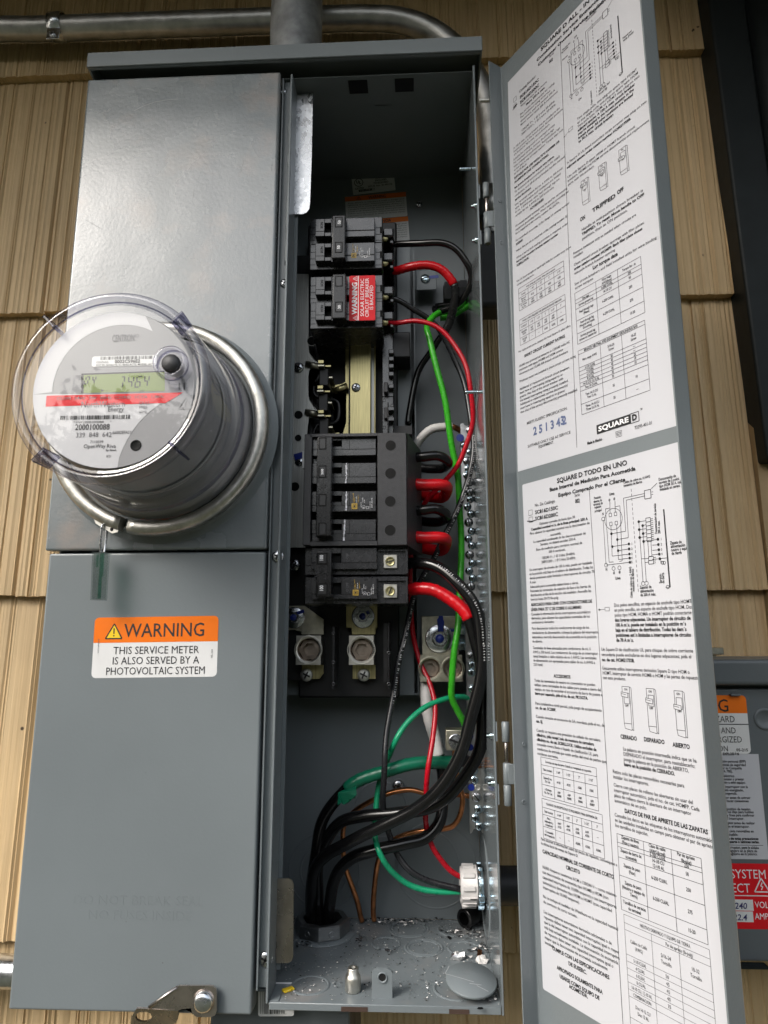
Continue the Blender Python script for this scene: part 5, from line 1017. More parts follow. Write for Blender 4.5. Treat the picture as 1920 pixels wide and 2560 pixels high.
# lower branch breaker
t = thing('circuit_breaker', 'lowest breaker marked 100 with two brass screw terminals below the main breaker', 'breaker', 'circuit breakers in the open panel'); YF_ = .0455
b5 = lambda a, c, y0, y1, m_, bev=0: b.pbox(z5(*a), z5(*c), y0, y1, m_, bev, 1)
for ya, ym, yb, ye in ((990, 1088, 1130, 1168), (1188, 1298, 1330, 1362)):
    b = B(); b5((222, ya-4), (910, ye), .052, .12, 'breaker_plastic', .0006)
    b5((265, ya), (402, ym), YF_, .0519, 'breaker_plastic', .0004); b5((403, ya), (462, ya+34), YF_, .0519, 'breaker_plastic'); b5((463, ya), (700, ym), YF_, .0519, 'breaker_plastic', .0004); b5((265, ym+2), (702, yb), YF_+.0006, .0519, 'breaker_plastic', .0004); b5((403, ya+35), (462, ym), .050, .0515, 'hole_black')
    b5((222, ym+18), (262, ym+20), .0517, .0523, 'hole_black'); b5((712, ya+12), (905, ya+20), .049, .0519, 'breaker_plastic'); b5((895, ya+20), (908, ye-10), .049, .0519, 'breaker_plastic')
    sh = Sheet(b, (0, YF_, 0), (1, 0, 0), (0, 0, 1)); g = lambda x, y: (at(*z5(x, y), YF_).x, at(*z5(x, y), YF_).z)
    u, v_ = g(512, ya+95); sh.text('O OFF', u, v_, .0026, 'ink_grey', w=.009, rot=90, k=2)
    if ya > 1100: rating_label(sh, g, (540, 1308), .52)
    b.obj('pole', t)
    b = B(); b5((746, ya+44), (838, ya+135), .0490, .0518, 'lug_aluminium', .0005); p = at(*z5(790, ya+90), .049); b.lathe([(.0052, 0), (.0050, .0005), (.0047, .0001)], (p.x, .049, p.z), (0, -1, 0), 'dark_steel', 28); b.obj('terminal_lug', t)
    screw('terminal_screw', at(*z5(790, ya+90), .0489), .0046, 'brass_zinc', t, 'slot', dome=.12, turn=-30 if ya < 1100 else 25)
handle_tie('handle_tie', z5, 296, 394, 1010, 1318, .030, .046, ((1030, 1092), (1236, 1300)), ((342, 1078, 1036, '100'), (342, 1280, 1240, '100')), t, (308, 362), ((305, 1190, 1120, 'TRIP', 1), (325, 1205, 1105, 'COMMON', 1), (345, 1105, 1205, 'COMMON', -1)))

# ================================================================== BUS ASSEMBLY behind the breakers
BU = thing('bus_assembly', 'metal bus bars and black moulded base behind the stacked breakers', 'bus bars')
b = B(); YM = .112
b.pbox((770, 560), (999, 1745), .124, .1385, 'deep_black', .002, 1); b.pbox((712, 640), (770, 1700), .120, .1385, 'deep_black')
for pts in (((470, 470), (470, 560), (500, 610), (560, 630), (730, 640)), ((560, 655), (700, 655), (780, 680), (815, 740), (815, 880), (780, 960), (710, 990), (600, 1000), (520, 1015), (480, 1080), (470, 1130)), ((445, 300), (500, 240), (550, 300), (500, 400), (445, 380), (440, 310))):
    b.tube(crom([at(*bs(x, y), YM) for x, y in pts], 6), .0022, 'black_plastic', 8)
for y in (340, 410, 625, 690, 745, 1000, 1075): b.pbox(bs(600, y), bs(730, y+9), .112, .123, 'black_plastic')
b.obj('moulded_base', BU)
def poly2(name, conv, pts, y0, y1, mat, holes=(), par=BU):
    b = B(); q = [at(*conv(x, y), y0) for x, y in pts]; b.prism([(p.x, p.z) for p in q], y0, y1, mat)
    for x, y, r_ in holes:
        p = at(*conv(x, y), y0); rr = r_*(y0+DIST)/FPX; b.lathe([(rr*1.12, .0001), (rr, .0005), (rr*.98, .0002)], (p.x, y0, p.z), (0, -1, 0), mat, 28); b.lathe([(rr*.98, .0003), (0, .0003)], (p.x, y0, p.z), (0, -1, 0), 'hole_black', 28)
    return b.obj(name, par)
sc_ = lambda x, y: bs(x, y)
left = [(118, -1080), (395, -1080), (395, -60), (402, 0), (425, 50), (470, 110), (530, 150), (545, 180), (545, 235), (440, 225), (398, 260), (392, 330), (392, 600), (405, 660), (440, 720), (485, 770), (530, 830), (540, 890), (480, 905), (400, 905), (385, 1000), (375, 1150), (372, 2700), (105, 2700)]
poly2('bus_bar', sc_, left, .106, .109, 'dark_steel', ((440, -150, 12.5), (255, 870, 11.5), (205, 1862, 12), (250, 1190, 9)))
poly2('bus_bar', sc_, [(905, -300), (955, -300), (955, 1600), (740, 1600), (740, 1125), (830, 1110), (890, 1060), (915, 980), (918, 600), (908, 570), (740, 565), (720, 545), (640, 510), (600, 470), (700, 470), (860, 440), (905, 410)], .110, .1125, 'brass_zinc')
b = B(); b.pbox(bs(968, -200), bs(1256, 1600), .100, .104, 'brass_zinc', .0010, 2); b.pbox(bs(1262, -200), bs(1300, 1600), .108, .111, 'dark_steel'); b.pbox(bs(1302, -200), bs(1322, 1600), .104, .110, 'brass_zinc', .0005, 1); b.pbox(bs(955, -200), bs(967, 1600), .104, .112, 'deep_black'); b.obj('mounting_rail', BU)
b = B()                                                            # moulded comb along the outer ends of the breakers
b.pbox(bs(1410, -300), bs(1574, 1580), .098, .130, 'breaker_plastic', .0008, 1)
for y in (-40, 60, 160, 270, 440): b.pbox(bs(1500, y), bs(1576, y+60), .090, .0975, 'breaker_plastic', .0008, 1); b.pbox(bs(1505, y+62), bs(1574, y+92), .0972, .0979, 'hole_black')
b.pbox(bs(1432, 412), bs(1495, 555), .088, .0978, 'cover_plastic', .001, 1); b.pbox(bs(1412, 612), bs(1572, 618), .0975, .0982, 'hole_black'); b.pbox(bs(1436, 760), bs(1488, 915), .092, .0978, 'cover_plastic', .0006, 1); b.pbox(bs(1484, 690), bs(1502, 1100), .088, .0979, 'breaker_plastic', .0006, 1)
b.pbox(bs(1500, 765), bs(1574, 800), .088, .0979, 'breaker_plastic'); b.pbox(bs(1500, 905), bs(1574, 945), .088, .0979, 'breaker_plastic')
for x, y in ((1440, 665), (1440, 1042), (1548, 735)): p = at(*bs(x, y), .0978); b.lathe([(.0020, 0), (.0018, .0005), (.0014, .0001)], (p.x, .0978, p.z), (0, -1, 0), 'breaker_plastic', 16)
b.pbox((979, 830), (1026, 892), .100, .138, 'deep_black', .001, 1); b.pbox((985, 1065), (1030, 1085), .100, .138, 'deep_black'); b.obj('breaker_guide', BU)
for (x, y, arm) in ((575, 110, ((355, 160), (560, 215))), (565, 460, ((735, 545), (935, 475))), (575, 800, ((350, 825), (535, 870)))):
    b = B(); b.pbox(bs(x-50, y), bs(x+30, y+46), .070, .0712, 'brass_zinc', .0004, 1); b.pbox(bs(x+48, y+70), bs(x+130, y+96), .080, .0812, 'brass_zinc', .0004, 1)
    p, q = at(*bs(x-52, y+10), .0705), at(*bs(x+34, y+30), .0705); b.box(p.x, q.x, .0713, .108, p.z-.006, p.z-.0045, 'tin_plate'); b.box(q.x+.0005, q.x+.008, .0813, .108, p.z-.016, p.z-.0145, 'tin_plate')
    b.box(p.x+.0005, q.x+.004, .078, .112, p.z-.026, p.z-.0062, 'deep_black', .001, 1)
    b.tube([at(*bs(*arm[0]), .1045), at(*bs(*arm[1]), .1045)], [.0034, .0046], 'tin_plate' if arm[0][0] < 500 else 'brass_zinc', 10); b.obj('breaker_stab', BU)
screw('screw', at(*bs(258, 218), .106), .0062, 'screw_zinc', BU); screw('screw', at(*bs(1050, 492), .100), .0050, 'screw_zinc', BU); screw('screw', at(738, 1413, .106), .0062, 'screw_zinc', BU); screw('screw', at(749, 1155, .106), .005, 'screw_zinc', BU)
p = at(745, 1142, .104); b = F(); Sheet(b, (p.x, .1035, p.z), (1, 0, .3), (-.3, 0, 1)).quad(-.004, -.003, .006, .004, 'marker_blue'); b.obj('torque_mark', BU)
# line lugs below
for nm, tongue, blk, foot, bolt, bore, mk in (
    ('left', [(270, 150), (530, 150), (660, 245), (738, 300), (738, 462), (500, 462), (498, 425), (420, 412), (270, 420)], ((440, 476), (705, 795)), [(500, 796), (735, 796), (735, 890), (690, 948), (500, 948)], (420, 280, .0115), (570, 630), ((355, 265), (525, 205))),
    ('right', [(985, 140), (1322, 140), (1322, 385), (1300, 385), (1300, 462), (1050, 462), (1045, 388), (985, 385)], ((1016, 476), (1284, 795)), [(1056, 796), (1304, 796), (1304, 948), (1056, 948)], (1168, 268, .0125), (1150, 632), ((1125, 290), (1235, 215)))):
    L_ = B(); q = [at(*lg(x, y), .112) for x, y in tongue]; L_.prism([(p.x, p.z) for p in q], .112, .1145, 'tin_plate' if nm == 'left' else 'brass_zinc'); q = [at(*lg(x, y), .114) for x, y in foot]; L_.prism([(p.x, p.z) for p in q], .114, .1165, 'brass_zinc')
    p, q = at(*lg(*blk[0]), .098), at(*lg(*blk[1]), .098); c = at(*lg(*bore), .098); holed(L_, p.x, q.x, .098, .126, q.z, p.z, [(c.x, c.z, .0118, p.x, q.x)], 'lug_aluminium', 'bore_brown'); L_.lathe([(.0150, 0), (.0146, .0003), (.0140, .0001)], (c.x, .098, c.z), (0, -1, 0), 'lug_aluminium', 40); lo = L_.obj('line_lug', BU)
    w_ = B(); c = at(*lg(bolt[0], bolt[1]), .112); w_.lathe([(bolt[2], 0), (bolt[2], .001), (bolt[2]*.9, .0016), (0, .0016)], (c.x, .112, c.z), (0, -1, 0), 'zinc', 36); w_.lathe([(.0066, .0017), (.0066, .006), (.0058, .0066), (0, .0066)], (c.x, .112, c.z), (0, -1, 0), 'zinc', 6, smooth=False); w_.lathe([(.0036, .0067), (.0034, .0082), (0, .0084)], (c.x, .112, c.z), (0, -1, 0), 'marker_blue', 16); w_.obj('bolt', lo)
    f_ = F(); s_ = Sheet(f_, (0, .1098, 0), (1, 0, 0), (0, 0, 1)); A_, C_ = at(*lg(*mk[0]), .11), at(*lg(*mk[1]), .11); s_.line((A_.x, A_.z), (C_.x, C_.z), .0035, 'marker_blue'); f_.obj('torque_mark', lo)
    screw('screw', at(*lg(553 if nm == 'left' else 1176, 905), .114), .0068, 'dark_steel', lo)
for (x, y0, y1, ks) in ((843, 380, 1060, (450, 768, 1005)), (1448, 330, 1060, (665, 1005))):
    b = B(); b.pbox(lg(x-9, y0), lg(x+9, y1), .085, .1235, 'black_plastic', .0005, 1)
    for k in ks: p = at(*lg(x, k), .084); b.lathe([(.0021, 0), (.0018, .0007), (.0010, .0004)], (p.x, .0848, p.z), (0, -1, 0), 'breaker_plastic', 14)
    if x > 1000: b.pbox(lg(1392, 340), lg(1438.9, 980), .100, .1235, 'black_plastic')
    b.obj('phase_barrier', BU)

# ================================================================== NEUTRAL BAR, LUGS
NB = thing('neutral_bar', 'long vertical aluminium terminal bar with staggered screws by the right wall', 'terminal bar'); YN = .128
pa, pb = at(*br1(515, 290), YN), at(*br1(705, 290), YN); pc = at(1211, 2082, YN); XN0, XN1 = pa.x+.0005, pa.x+.0145
b = B(); zt_, zb_ = pa.z, pc.z; cx = (XN0+XN1)/2
notch = [(cx+.0035*math.cos(R(a)), zt_+.0005+.0032*math.sin(R(a))) for a in (180, 225, 270, 315, 360)]; notchb = [(cx+.0052*math.cos(R(a)), zb_+.0045*math.sin(R(a))) for a in (0, 45, 90, 135, 180)]
b.prism([(XN0, zt_)]+notch+[(XN1, zt_), (XN1, zb_-.001)]+notchb+[(XN0, zb_-.001)], YN, YN+.011, 'bar_aluminium'); b.obj('bar_body', NB)
for z in (zt_-.03, -.02, zb_+.03): B().box(XN0+.003, XN1-.003, YN+.0112, YB-.0005, z-.006, z+.006, 'deep_black').obj('standoff', NB)
rr = random.Random(12); y_px = 1075; rows = []
# (x side, photo y, head): measured down the bar
HD = [(1, 'slot', 1075), (.1, 'phillips', 1112), (.9, 'phillips', 1130), (.45, 'slot', 1152), (.6, 'phillips', 1171), (.35, 'phillips', 1188), (.75, 'slot', 1205), (.7, 'slot', 1230), (.75, 'phillips', 1248), (.35, 'phillips', 1267), (.8, 'phillips', 1285), (.45, 'slot', 1306), (.8, 'phillips', 1328), (.35, 'phillips', 1347), (.8, 'phillips', 1364), (.45, 'slot', 1387), (.8, 'phillips', 1408), (.35, 'phillips', 1427), (.8, 'phillips', 1446), (.5, 'slot', 1466), (.3, 'phillips', 1486), (.7, 'phillips', 1508), (.4, 'slot', 1530), (.4, 'slot', 1638), (.4, 'phillips', 1662), (.3, 'phillips', 1681), (.35, 'phillips', 1722), (.3, 'phillips', 1925), (.3, 'phillips', 1949), (.5, 'slot', 1992), (.75, 'phillips', 2023), (.3, 'phillips', 2045), (.8, 'phillips', 2065)]
for f_, kd, py in HD:
    z = at(1180, py, YN).z; screw('screw', V((XN0+(XN1-XN0)*(.22+.56*f_), YN, z)), .0044 if kd == 'phillips' else .0050, 'bright_zinc' if kd == 'phillips' else 'screw_zinc', NB, kd, dome=.55, turn=rr.uniform(0, 90))
B().lathe([(.0036, 0), (.0030, .0006), (.0024, .0002), (0, .0002)], (XN1-.005, YN-.0001, at(1193, 1969, YN).z), (0, -1, 0), 'dark_steel', 18).obj('empty_hole', NB)
b = F(); s_ = Sheet(b, (0, YN-.0052, 0), (1, 0, 0), (0, 0, 1)); z = at(1148, 1098, YN).z; s_.disc(XN0-.001, z, .0045, 'marker_blue'); b.obj('torque_mark', NB)
for py in (1840, 1868, 1968): b = F(); s_ = Sheet(b, (0, YN-.0008, 0), (1, 0, 0), (0, 0, 1)); s_.disc(XN0+.002, at(1180, py, YN).z, .0035, 'marker_blue'); b.obj('torque_mark', NB)
for py in (1575, 1613):                                            # hex-head bolts entering the bar from its left side
    z = at(1150, py, YN).z; b = B(); b.lathe([(0, 0), (.0062, 0), (.0066, .0010), (.0066, .0075), (0, .0076)], (XN0-.0003, YN+.004, z), (-1, 0, 0), 'bright_zinc', 6, smooth=False)
    b.tube([V((XN0-.008-.0009*i, YN+.004, z)) for i in range(13)], [.0032 if i % 2 else .0024 for i in range(13)], 'marker_blue', 10); b.obj('side_bolt', NB)
NL = thing('neutral_lug', 'aluminium double lug block with big washer bolt beside the terminal bar', 'lug'); YL = .118
b = B(); p, q = at(*z6(1000, 242), .130), at(*z6(1250, 502), .130); b.box(p.x, q.x, .130, .136, q.z, p.z, 'tin_plate', .0005, 1); b.obj('lug_tongue', NL)
b = B(); p, q = at(*z6(990, 503), YL), at(*z6(1276, 680), YL); c1_, c2_ = at(*z6(1058, 592), YL), at(*z6(1210, 592), YL); xm_ = (c1_.x+c2_.x)/2
holed(b, p.x, q.x, YL, .148, q.z, p.z, [(c1_.x, c1_.z, .0098, p.x, xm_), (c2_.x, c2_.z, .0098, xm_, q.x)], 'tin_plate', 'bore_brown')
for c in (c1_, c2_): b.lathe([(.0126, 0), (.0122, .0003), (.0117, .0001)], (c.x, YL, c.z), (0, -1, 0), 'tin_plate', 36)
b.obj('lug_block', NL)
b = B(); c = at(*z6(1120, 392), .130); b.lathe([(.0155, 0), (.0155, .0014), (.0145, .0020), (.0085, .0022)], (c.x, .130, c.z), (0, -1, 0), 'zinc', 44); b.lathe([(.0088, .0022), (.0088, .0070), (.0078, .0078), (0, .0078)], (c.x, .130, c.z), (0, -1, 0), 'zinc', 6, smooth=False); b.lathe([(.0048, .0078), (.0046, .0095), (0, .0097)], (c.x, .130, c.z), (0, -1, 0), 'marker_blue', 18); b.obj('bolt', NL)
b = F(); s_ = Sheet(b, (0, .1278, 0), (1, 0, 0), (0, 0, 1)); rr = random.Random(2); x0, z0 = at(*z6(1127, 240), .128).x, at(*z6(1127, 240), .128).z; z1_ = at(*z6(1127, 350), .128).z
pts = [(x0-.003+rr.uniform(-.001, .001), z0+(z1_-z0)*i/9) for i in range(10)]+[(x0+.003+rr.uniform(-.001, .001), z0+(z1_-z0)*i/9) for i in range(9, -1, -1)]; s_.poly(list(reversed(pts))[::-1], 'marker_blue'); b.obj('torque_mark', NL)
GL = thing('ground_lug', 'small square lug gripping a copper stub beside the terminal bar', 'lug')
b = B(); p, q = at(*z6(1162, 1003), .100), at(*z6(1285, 1142), .100); b.box(p.x, q.x, .100, .122, q.z, p.z, 'tin_plate', .0010, 2); b.obj('lug_block', GL); screw('screw', at(*z6(1230, 1080), .100), .0076, 'screw_zinc', GL, 'slot', dome=.3, turn=115)
NK = thing('conduit_hub', 'grey zinc hexagonal conduit locknut ring in the bottom plate around black cables', 'conduit fitting')
hc = atz(806, 2333, ZB); hc.y = min(hc.y, .138)
b = B(); b.lathe([(.0330, .0002), (.0326, .0014), (.025, .0020)], hc, (0, 0, 1), 'box_inner_paint', 48)
b.lathe([(.0205, .0150), (.0262, .0150), (.0280, .0136), (.0284, .0030), (.0270, .0021)], hc, (0, 0, 1), 'hub_zinc', 8, smooth=False); b.lathe([(.0206, .0148), (.0206, .0010)], hc, (0, 0, 1), 'hub_zinc', 40); b.lathe([(.0206, .0012), (0, .0012)], hc, (0, 0, 1), 'hole_black', 32)
for a in (-118, -90, -62): 
    cc = hc+V((.0262*math.cos(R(a)), .0262*math.sin(R(a)), .008)); b.lathe([(.0030, .0), (.0026, .0008), (.0022, .0)], cc, (math.cos(R(a)), math.sin(R(a)), 0), 'hub_zinc', 20)
b.obj('locknut', NK)
# ================================================================== CONNECTORS AND CONDUITS
CN = thing('conduit_connector', 'off-white plastic bushing and two zinc locknuts on the lower right wall', 'conduit fitting')
cc = V((XR, .125, at(1218, 2213, .125).z))
b = B(); b.lathe([(.0125, .0240), (.0142, .0252), (.0168, .0245), (.0175, .0225), (.0178, .0100), (.0187, .0090), (.0187, .0078), (.0142, .0076)], cc, (-1, 0, 0), 'pvc_white', 48); b.lathe([(.0126, .0242), (.0123, .0)], cc, (-1, 0, 0), 'pvc_white', 40)
for k in range(10):
    a = R(36*k+10); mtx = Matrix.Translation(cc) @ Matrix.Rotation(a, 4, 'X'); b.box(-.0228, -.0104, -.0024, .0024, .0168, .0196, 'pvc_white', .0009, 2, mtx)
b.obj('bushing', CN)
b = B(); b.lathe([(.0126, .0072), (.0188, .0074), (.0195, .0069), (.0195, .0026), (.0188, .0021), (.0126, .0020)], cc, (-1, 0, 0), 'bright_zinc', 40)
for k in range(8): a = R(45*k+18); mtx = Matrix.Translation(cc) @ Matrix.Rotation(a, 4, 'X'); b.box(-.0070, -.0024, -.003, .003, .0183, .0210, 'bright_zinc', .0005, 1, mtx)
b.obj('locknut', CN)
B().lathe([(.0122, .015), (.0, .015)], cc, (-1, 0, 0), 'hole_black', 32).obj('bore', CN)
def pipe(name, label, pts, r, mat, cat='conduit', sub=10, n=28): 
    b = B(); b.tube(crom(pts, sub), r, mat, n); return tag(b.obj(name, None), label, cat)
cz = cc.z
pipe('conduit', 'dark plastic conduit running from the lower right wall behind the open door', [V((XR+.0026, .125, cz)), V((XR+.06, .125, cz)), V((XR+.13, .125, cz)), V((.262, .125, cz))], .0182, 'pvc_dark')
Yc = .155
p_, q_ = at(100, 50, Yc), at(100, 97, Yc); rE = (p_.z-q_.z)/2; cy_ = (p_.z+q_.z)/2
run = [at(-260, 82, Yc), at(0, 73, Yc), at(100, 72.5, Yc), at(400, 62, Yc), at(800, 48, Yc), at(930, 46, Yc), at(1010, 54, Yc), at(1085, 82, Yc), at(1150, 135, Yc), at(1195, 205, Yc), at(1218, 270, Yc), at(1226, 340, Yc), at(1231, 480, Yc), at(1236, 600, Yc)]
E1 = thing('conduit', 'long steel conduit along the top that bends down behind the right side', 'conduit')
b = B(); b.tube(crom(run, 8), rE, 'conduit_steel', 28); b.obj('bent_tube', E1)
b = B(); b.lathe([(rE*1.0, 0), (rE*1.28, .001), (rE*1.28, .035), (rE*1.1, .037)], at(1231, 480, Yc), at(1236, 600, Yc)-at(1231, 480, Yc), 'conduit_steel', 28); b.obj('coupling', E1)
b = B(); c2 = at(1238, 735, Yc-.005); b.box(XR+.0028, c2.x+.012, c2.y-.020, c2.y+.020, c2.z-.026, c2.z+.075, 'pvc_dark', .006, 3); b.obj('elbow_body', E1)
ST = thing('conduit_strap', 'one-hole metal strap holding the top conduit to the shingles', 'strap'); sx = at(147, 68, Yc); b = B()
ax_ = (at(400, 62, Yc)-at(0, 73, Yc)).normalized()
b.lathe([(rE*1.08, -.009), (rE*1.17, -.0088), (rE*1.17, .0088), (rE*1.08, .009)], sx, ax_, 'zinc', 28); b.obj('saddle', ST)
b = B(); b.box(sx.x-.009, sx.x+.009, sx.y-.012, sx.y-.0105, sx.z-rE*2.0, sx.z-rE*.72, 'zinc', .0005, 1); b.obj('foot', ST); screw('screw', V((sx.x, sx.y-.012, sx.z-rE*1.55)), .0042, 'screw_zinc', ST)
Yv = .085; p_, q_ = at(677, 95, Yv), at(804, 95, Yv)
RS = pipe('riser_conduit', 'thick weathered vertical riser conduit entering the top of the hood', [V(((p_.x+q_.x)/2, Yv, .6372)), V(((p_.x+q_.x)/2, Yv, .8)), V(((p_.x+q_.x)/2, Yv, 1.158))], (q_.x-p_.x)/2, 'weathered_zinc')
Yl = .150; p_, q_ = at(20, 2386, Yl), at(20, 2470, Yl); zc_ = (p_.z+q_.z)/2
pipe('conduit', 'grey steel conduit entering the lower left side of the panel', [V((-.95, Yl, zc_)), V((-.6, Yl, zc_)), V((XL+.0025, Yl, zc_))], (p_.z-q_.z)/2, 'zinc')
CB = thing('conduit_fitting', 'large dark grey conduit body below the cabinet with a white barcode sticker', 'conduit fitting')
p_, q_ = at(520, 2546, .05), at(884, 2546, .05)
b = B(); b.box(p_.x, q_.x, .052, .150, -.42, ZB-.0075, 'pvc_dark', .018, 4); b.obj('housing', CB); b = B(); b.box(p_.x+.003, q_.x-.003, .046, .0515, -.417, ZB-.0135, 'switch_paint', .0025, 2); b.obj('cover_plate', CB)
b = F(); p_, q_ = at(646, 2487, .0315), at(734, 2542, .0315); s_ = Sheet(b, ((p_.x+q_.x)/2, .0318, (p_.z+q_.z)/2), (1, 0, .03), (-.03, 0, 1)); hw, hh = (q_.x-p_.x)/2, (p_.z-q_.z)/2
s_.round(-hw, -hh, hw, hh+.010, .002, 'sticker_white', 1); s_.bars(-hw+.002, hw*.55, -hh+.002, hh+.009, 31, n=40); s_.text('DLB', hw*.88, -hh+.006, .0030, w=.0075, rot=90); b.obj('barcode_sticker', CB)
b = B(); b.box(p_.x, q_.x, .0322, .0455, p_.z-.006, p_.z+.004, 'pvc_dark'); b.obj('sticker_tab', CB)
IN = thing('conduit_entry', 'black threaded conduit locknut on the upper right wall gripping the wire loops', 'conduit fitting')
cz2 = at(1184, 735, .140).z; b = B(); b.lathe([(.0105, .028), (.0150, .028), (.0158, .026), (.0158, .010), (.0170, .009), (.0170, .001)], (XR, .140, cz2), (-1, 0, 0), 'pvc_dark', 8, smooth=False); b.lathe([(.0108, .029), (.0108, .001)], (XR, .14, cz2), (-1, 0, 0), 'deep_black', 24); b.obj('locknut', IN)

# ================================================================== WIRES
def path(pts, conv=None): return [at(*(conv(x, y) if conv else (x, y)), Y) for x, y, Y in pts]
def wire(label, pts, r, mat, name='wire', cat='wire', extra=(), sub=9, group=None, txt=None):
    """pts: photo points with depth; extra: (part name, first, last, radius factor, material) lengths of tape or bare strand"""
    W_ = path(pts); sp = crom(W_, sub); b = B(); ph = len(label)*.37+pts[0][0]*.01; kk = min(.0007, r*.16)
    for i_, p_ in enumerate(sp[2:-2]): p_ += V((math.sin(i_*.31+ph), .6*math.sin(i_*.23+2*ph), math.sin(i_*.27+1.7*ph)))*kk   # slight kinks
    b.tube(sp, r, mat, 14)
    if not extra and not txt: return tag(b.obj(name), label, cat, group)
    t = thing(name, label, cat, group); b.obj('insulation', t)
    for nm, a, c, k, m_ in extra:
        i0, i1 = int(a*sub), int(c*sub); seg_ = sp[i0:i1+1]; rr = random.Random(len(label)+i0); e = B()
        rad = [r*k*(1+(.05*(j % 3 == 0) if 'tape' in nm else 0)+rr.uniform(0, .02)) for j in range(len(seg_))]; e.tube(seg_, rad, m_, 14); e.obj(nm, t)
    if txt:
        st, a, size, dv = txt; F_ = F(); acc = 0; i = int(a*sub); adv = size*.95
        for chh in st:
            while i < len(sp)-2 and (sp[i+1]-sp[i]).length < acc: acc -= (sp[i+1]-sp[i]).length; i += 1
            if i >= len(sp)-2: break
            tg = (sp[i+1]-sp[i]).normalized(); p = sp[i]+tg*acc; vw = (CAM-p).normalized(); vw = (vw-tg*vw.dot(tg)).normalized(); up = vw.cross(tg)
            Sheet(F_, p+vw*(r*1.005)+up*dv, tg, up, .0001).text(chh, 0, -size*.3, size*.8, 'ink_white', k=1); acc += adv
        F_.obj('printed_text', t)
    return t
G1 = 'wires inside the open panel'
wire('thick black cable arching from the lowest breaker down to the bottom conduit hub', [(1000, 1408, .085), (1040, 1408, .070), (1090, 1418, .058), (1135, 1447, .050), (1172, 1492, .046), (1197, 1550, .044), (1206, 1620, .044), (1200, 1700, .046), (1180, 1790, .050), (1150, 1885, .054), (1105, 1965, .062), (1040, 2020, .072), (960, 2065, .082), (880, 2100, .092), (820, 2135, .102), (787, 2180, .112), (779, 2240, .124), (781, 2300, .134), (783, 2345, .138)], .0060, 'wire_black', group=G1, txt=('06/28/25 14:49:16  ibarra-martinez-whitson', 2.2, .0027, .002))
wire('thick black cable with red tape leaving the lowest breaker for the hub', [(1010, 1474, .080), (1045, 1472, .070), (1095, 1480, .063), (1140, 1506, .058), (1172, 1550, .055), (1192, 1610, .056), (1204, 1690, .060), (1208, 1770, .064), (1200, 1860, .068), (1172, 1930, .074), (1125, 1985, .082), (1060, 2022, .090), (985, 2036, .098), (910, 2038, .106), (855, 2055, .112), (815, 2100, .120), (797, 2160, .126), (793, 2230, .132), (796, 2300, .138), (798, 2345, .140)], .0060, 'wire_black', group=G1, extra=(('red_tape', .6, 4.0, 1.06, 'tape_red'),))
wire('thick black cable wrapped in white tape below the double lug', [(1064, 1690, .135), (1066, 1740, .130), (1074, 1800, .126), (1088, 1850, .122), (1098, 1890, .120), (1106, 1945, .118), (1108, 2005, .116), (1097, 2055, .112), (1062, 2095, .108), (1005, 2112, .104), (945, 2122, .104), (890, 2140, .108), (852, 2170, .114), (832, 2215, .122), (822, 2270, .130), (818, 2345, .140)], .0060, 'wire_black', group=G1, extra=(('white_tape', 0, 4.1, 1.05, 'tape_white'),))
wire('thick black cable with green tape and a loose torn tape tail', [(1172, 1905, .128), (1150, 1903, .122), (1100, 1905, .112), (1040, 1910, .104), (980, 1922, .100), (920, 1942, .100), (868, 1972, .102), (828, 2012, .108), (802, 2070, .116), (788, 2140, .124), (780, 2220, .132), (776, 2300, .140), (774, 2345, .144)], .0060, 'wire_black', group=G1, extra=(('green_tape', 1.0, 6.1, 1.06, 'tape_green'),))
gt = [o for o in bpy.data.objects if o.name.startswith('green_tape')][0]
b = B(); q = [z7(500, 200), z7(560, 165), z7(612, 145), z7(611, 180), z7(614, 214), z7(603, 222), z7(606, 236), z7(588, 232), z7(580, 246), z7(566, 240), z7(560, 264), z7(545, 256), z7(536, 274), z7(520, 262), z7(498, 276), z7(504, 248), z7(512, 226)]
P3 = [at(x, y, .094+.004*math.sin(i*1.3)) for i, (x, y) in enumerate(q)]; b.poly(P3, 'tape_green'); b.poly([p+V((0, .0006, 0)) for p in P3], 'tape_green'); b.obj('torn_tape_end', gt.parent)
b = B()
for k in range(14):
    a = k*2.4; rr_ = .0018*math.sqrt(k); p = V((0, rr_*math.cos(a), rr_*math.sin(a))); b.tube([at(1166, 1905, .128)+p, at(1190, 1906, .130)+p, at(1201, 1907, .131)+p], .0013, 'copper', 8)
b.obj('copper_strands', gt.parent)
wire('red wire looping from the solar breaker down behind the main breaker jumpers', [(955, 806, .088), (985, 808, .082), (1040, 802, .074), (1090, 818, .070), (1130, 852, .068), (1158, 900, .066), (1175, 960, .066), (1182, 1020, .070), (1178, 1075, .076), (1160, 1130, .082), (1135, 1175, .088), (1105, 1212, .098), (1070, 1245, .108), (1040, 1300, .120), (1025, 1420, .128), (1030, 1560, .130), (1050, 1655, .126), (1075, 1710, .118), (1088, 1762, .110), (1082, 1840, .098), (1070, 1930, .090), (1064, 2000, .102), (1066, 2060, .110), (1082, 2120, .114), (1115, 2165, .118), (1150, 2190, .122), (1185, 2200, .125), (1215, 2205, .125)], .0027, 'wire_red', group=G1)
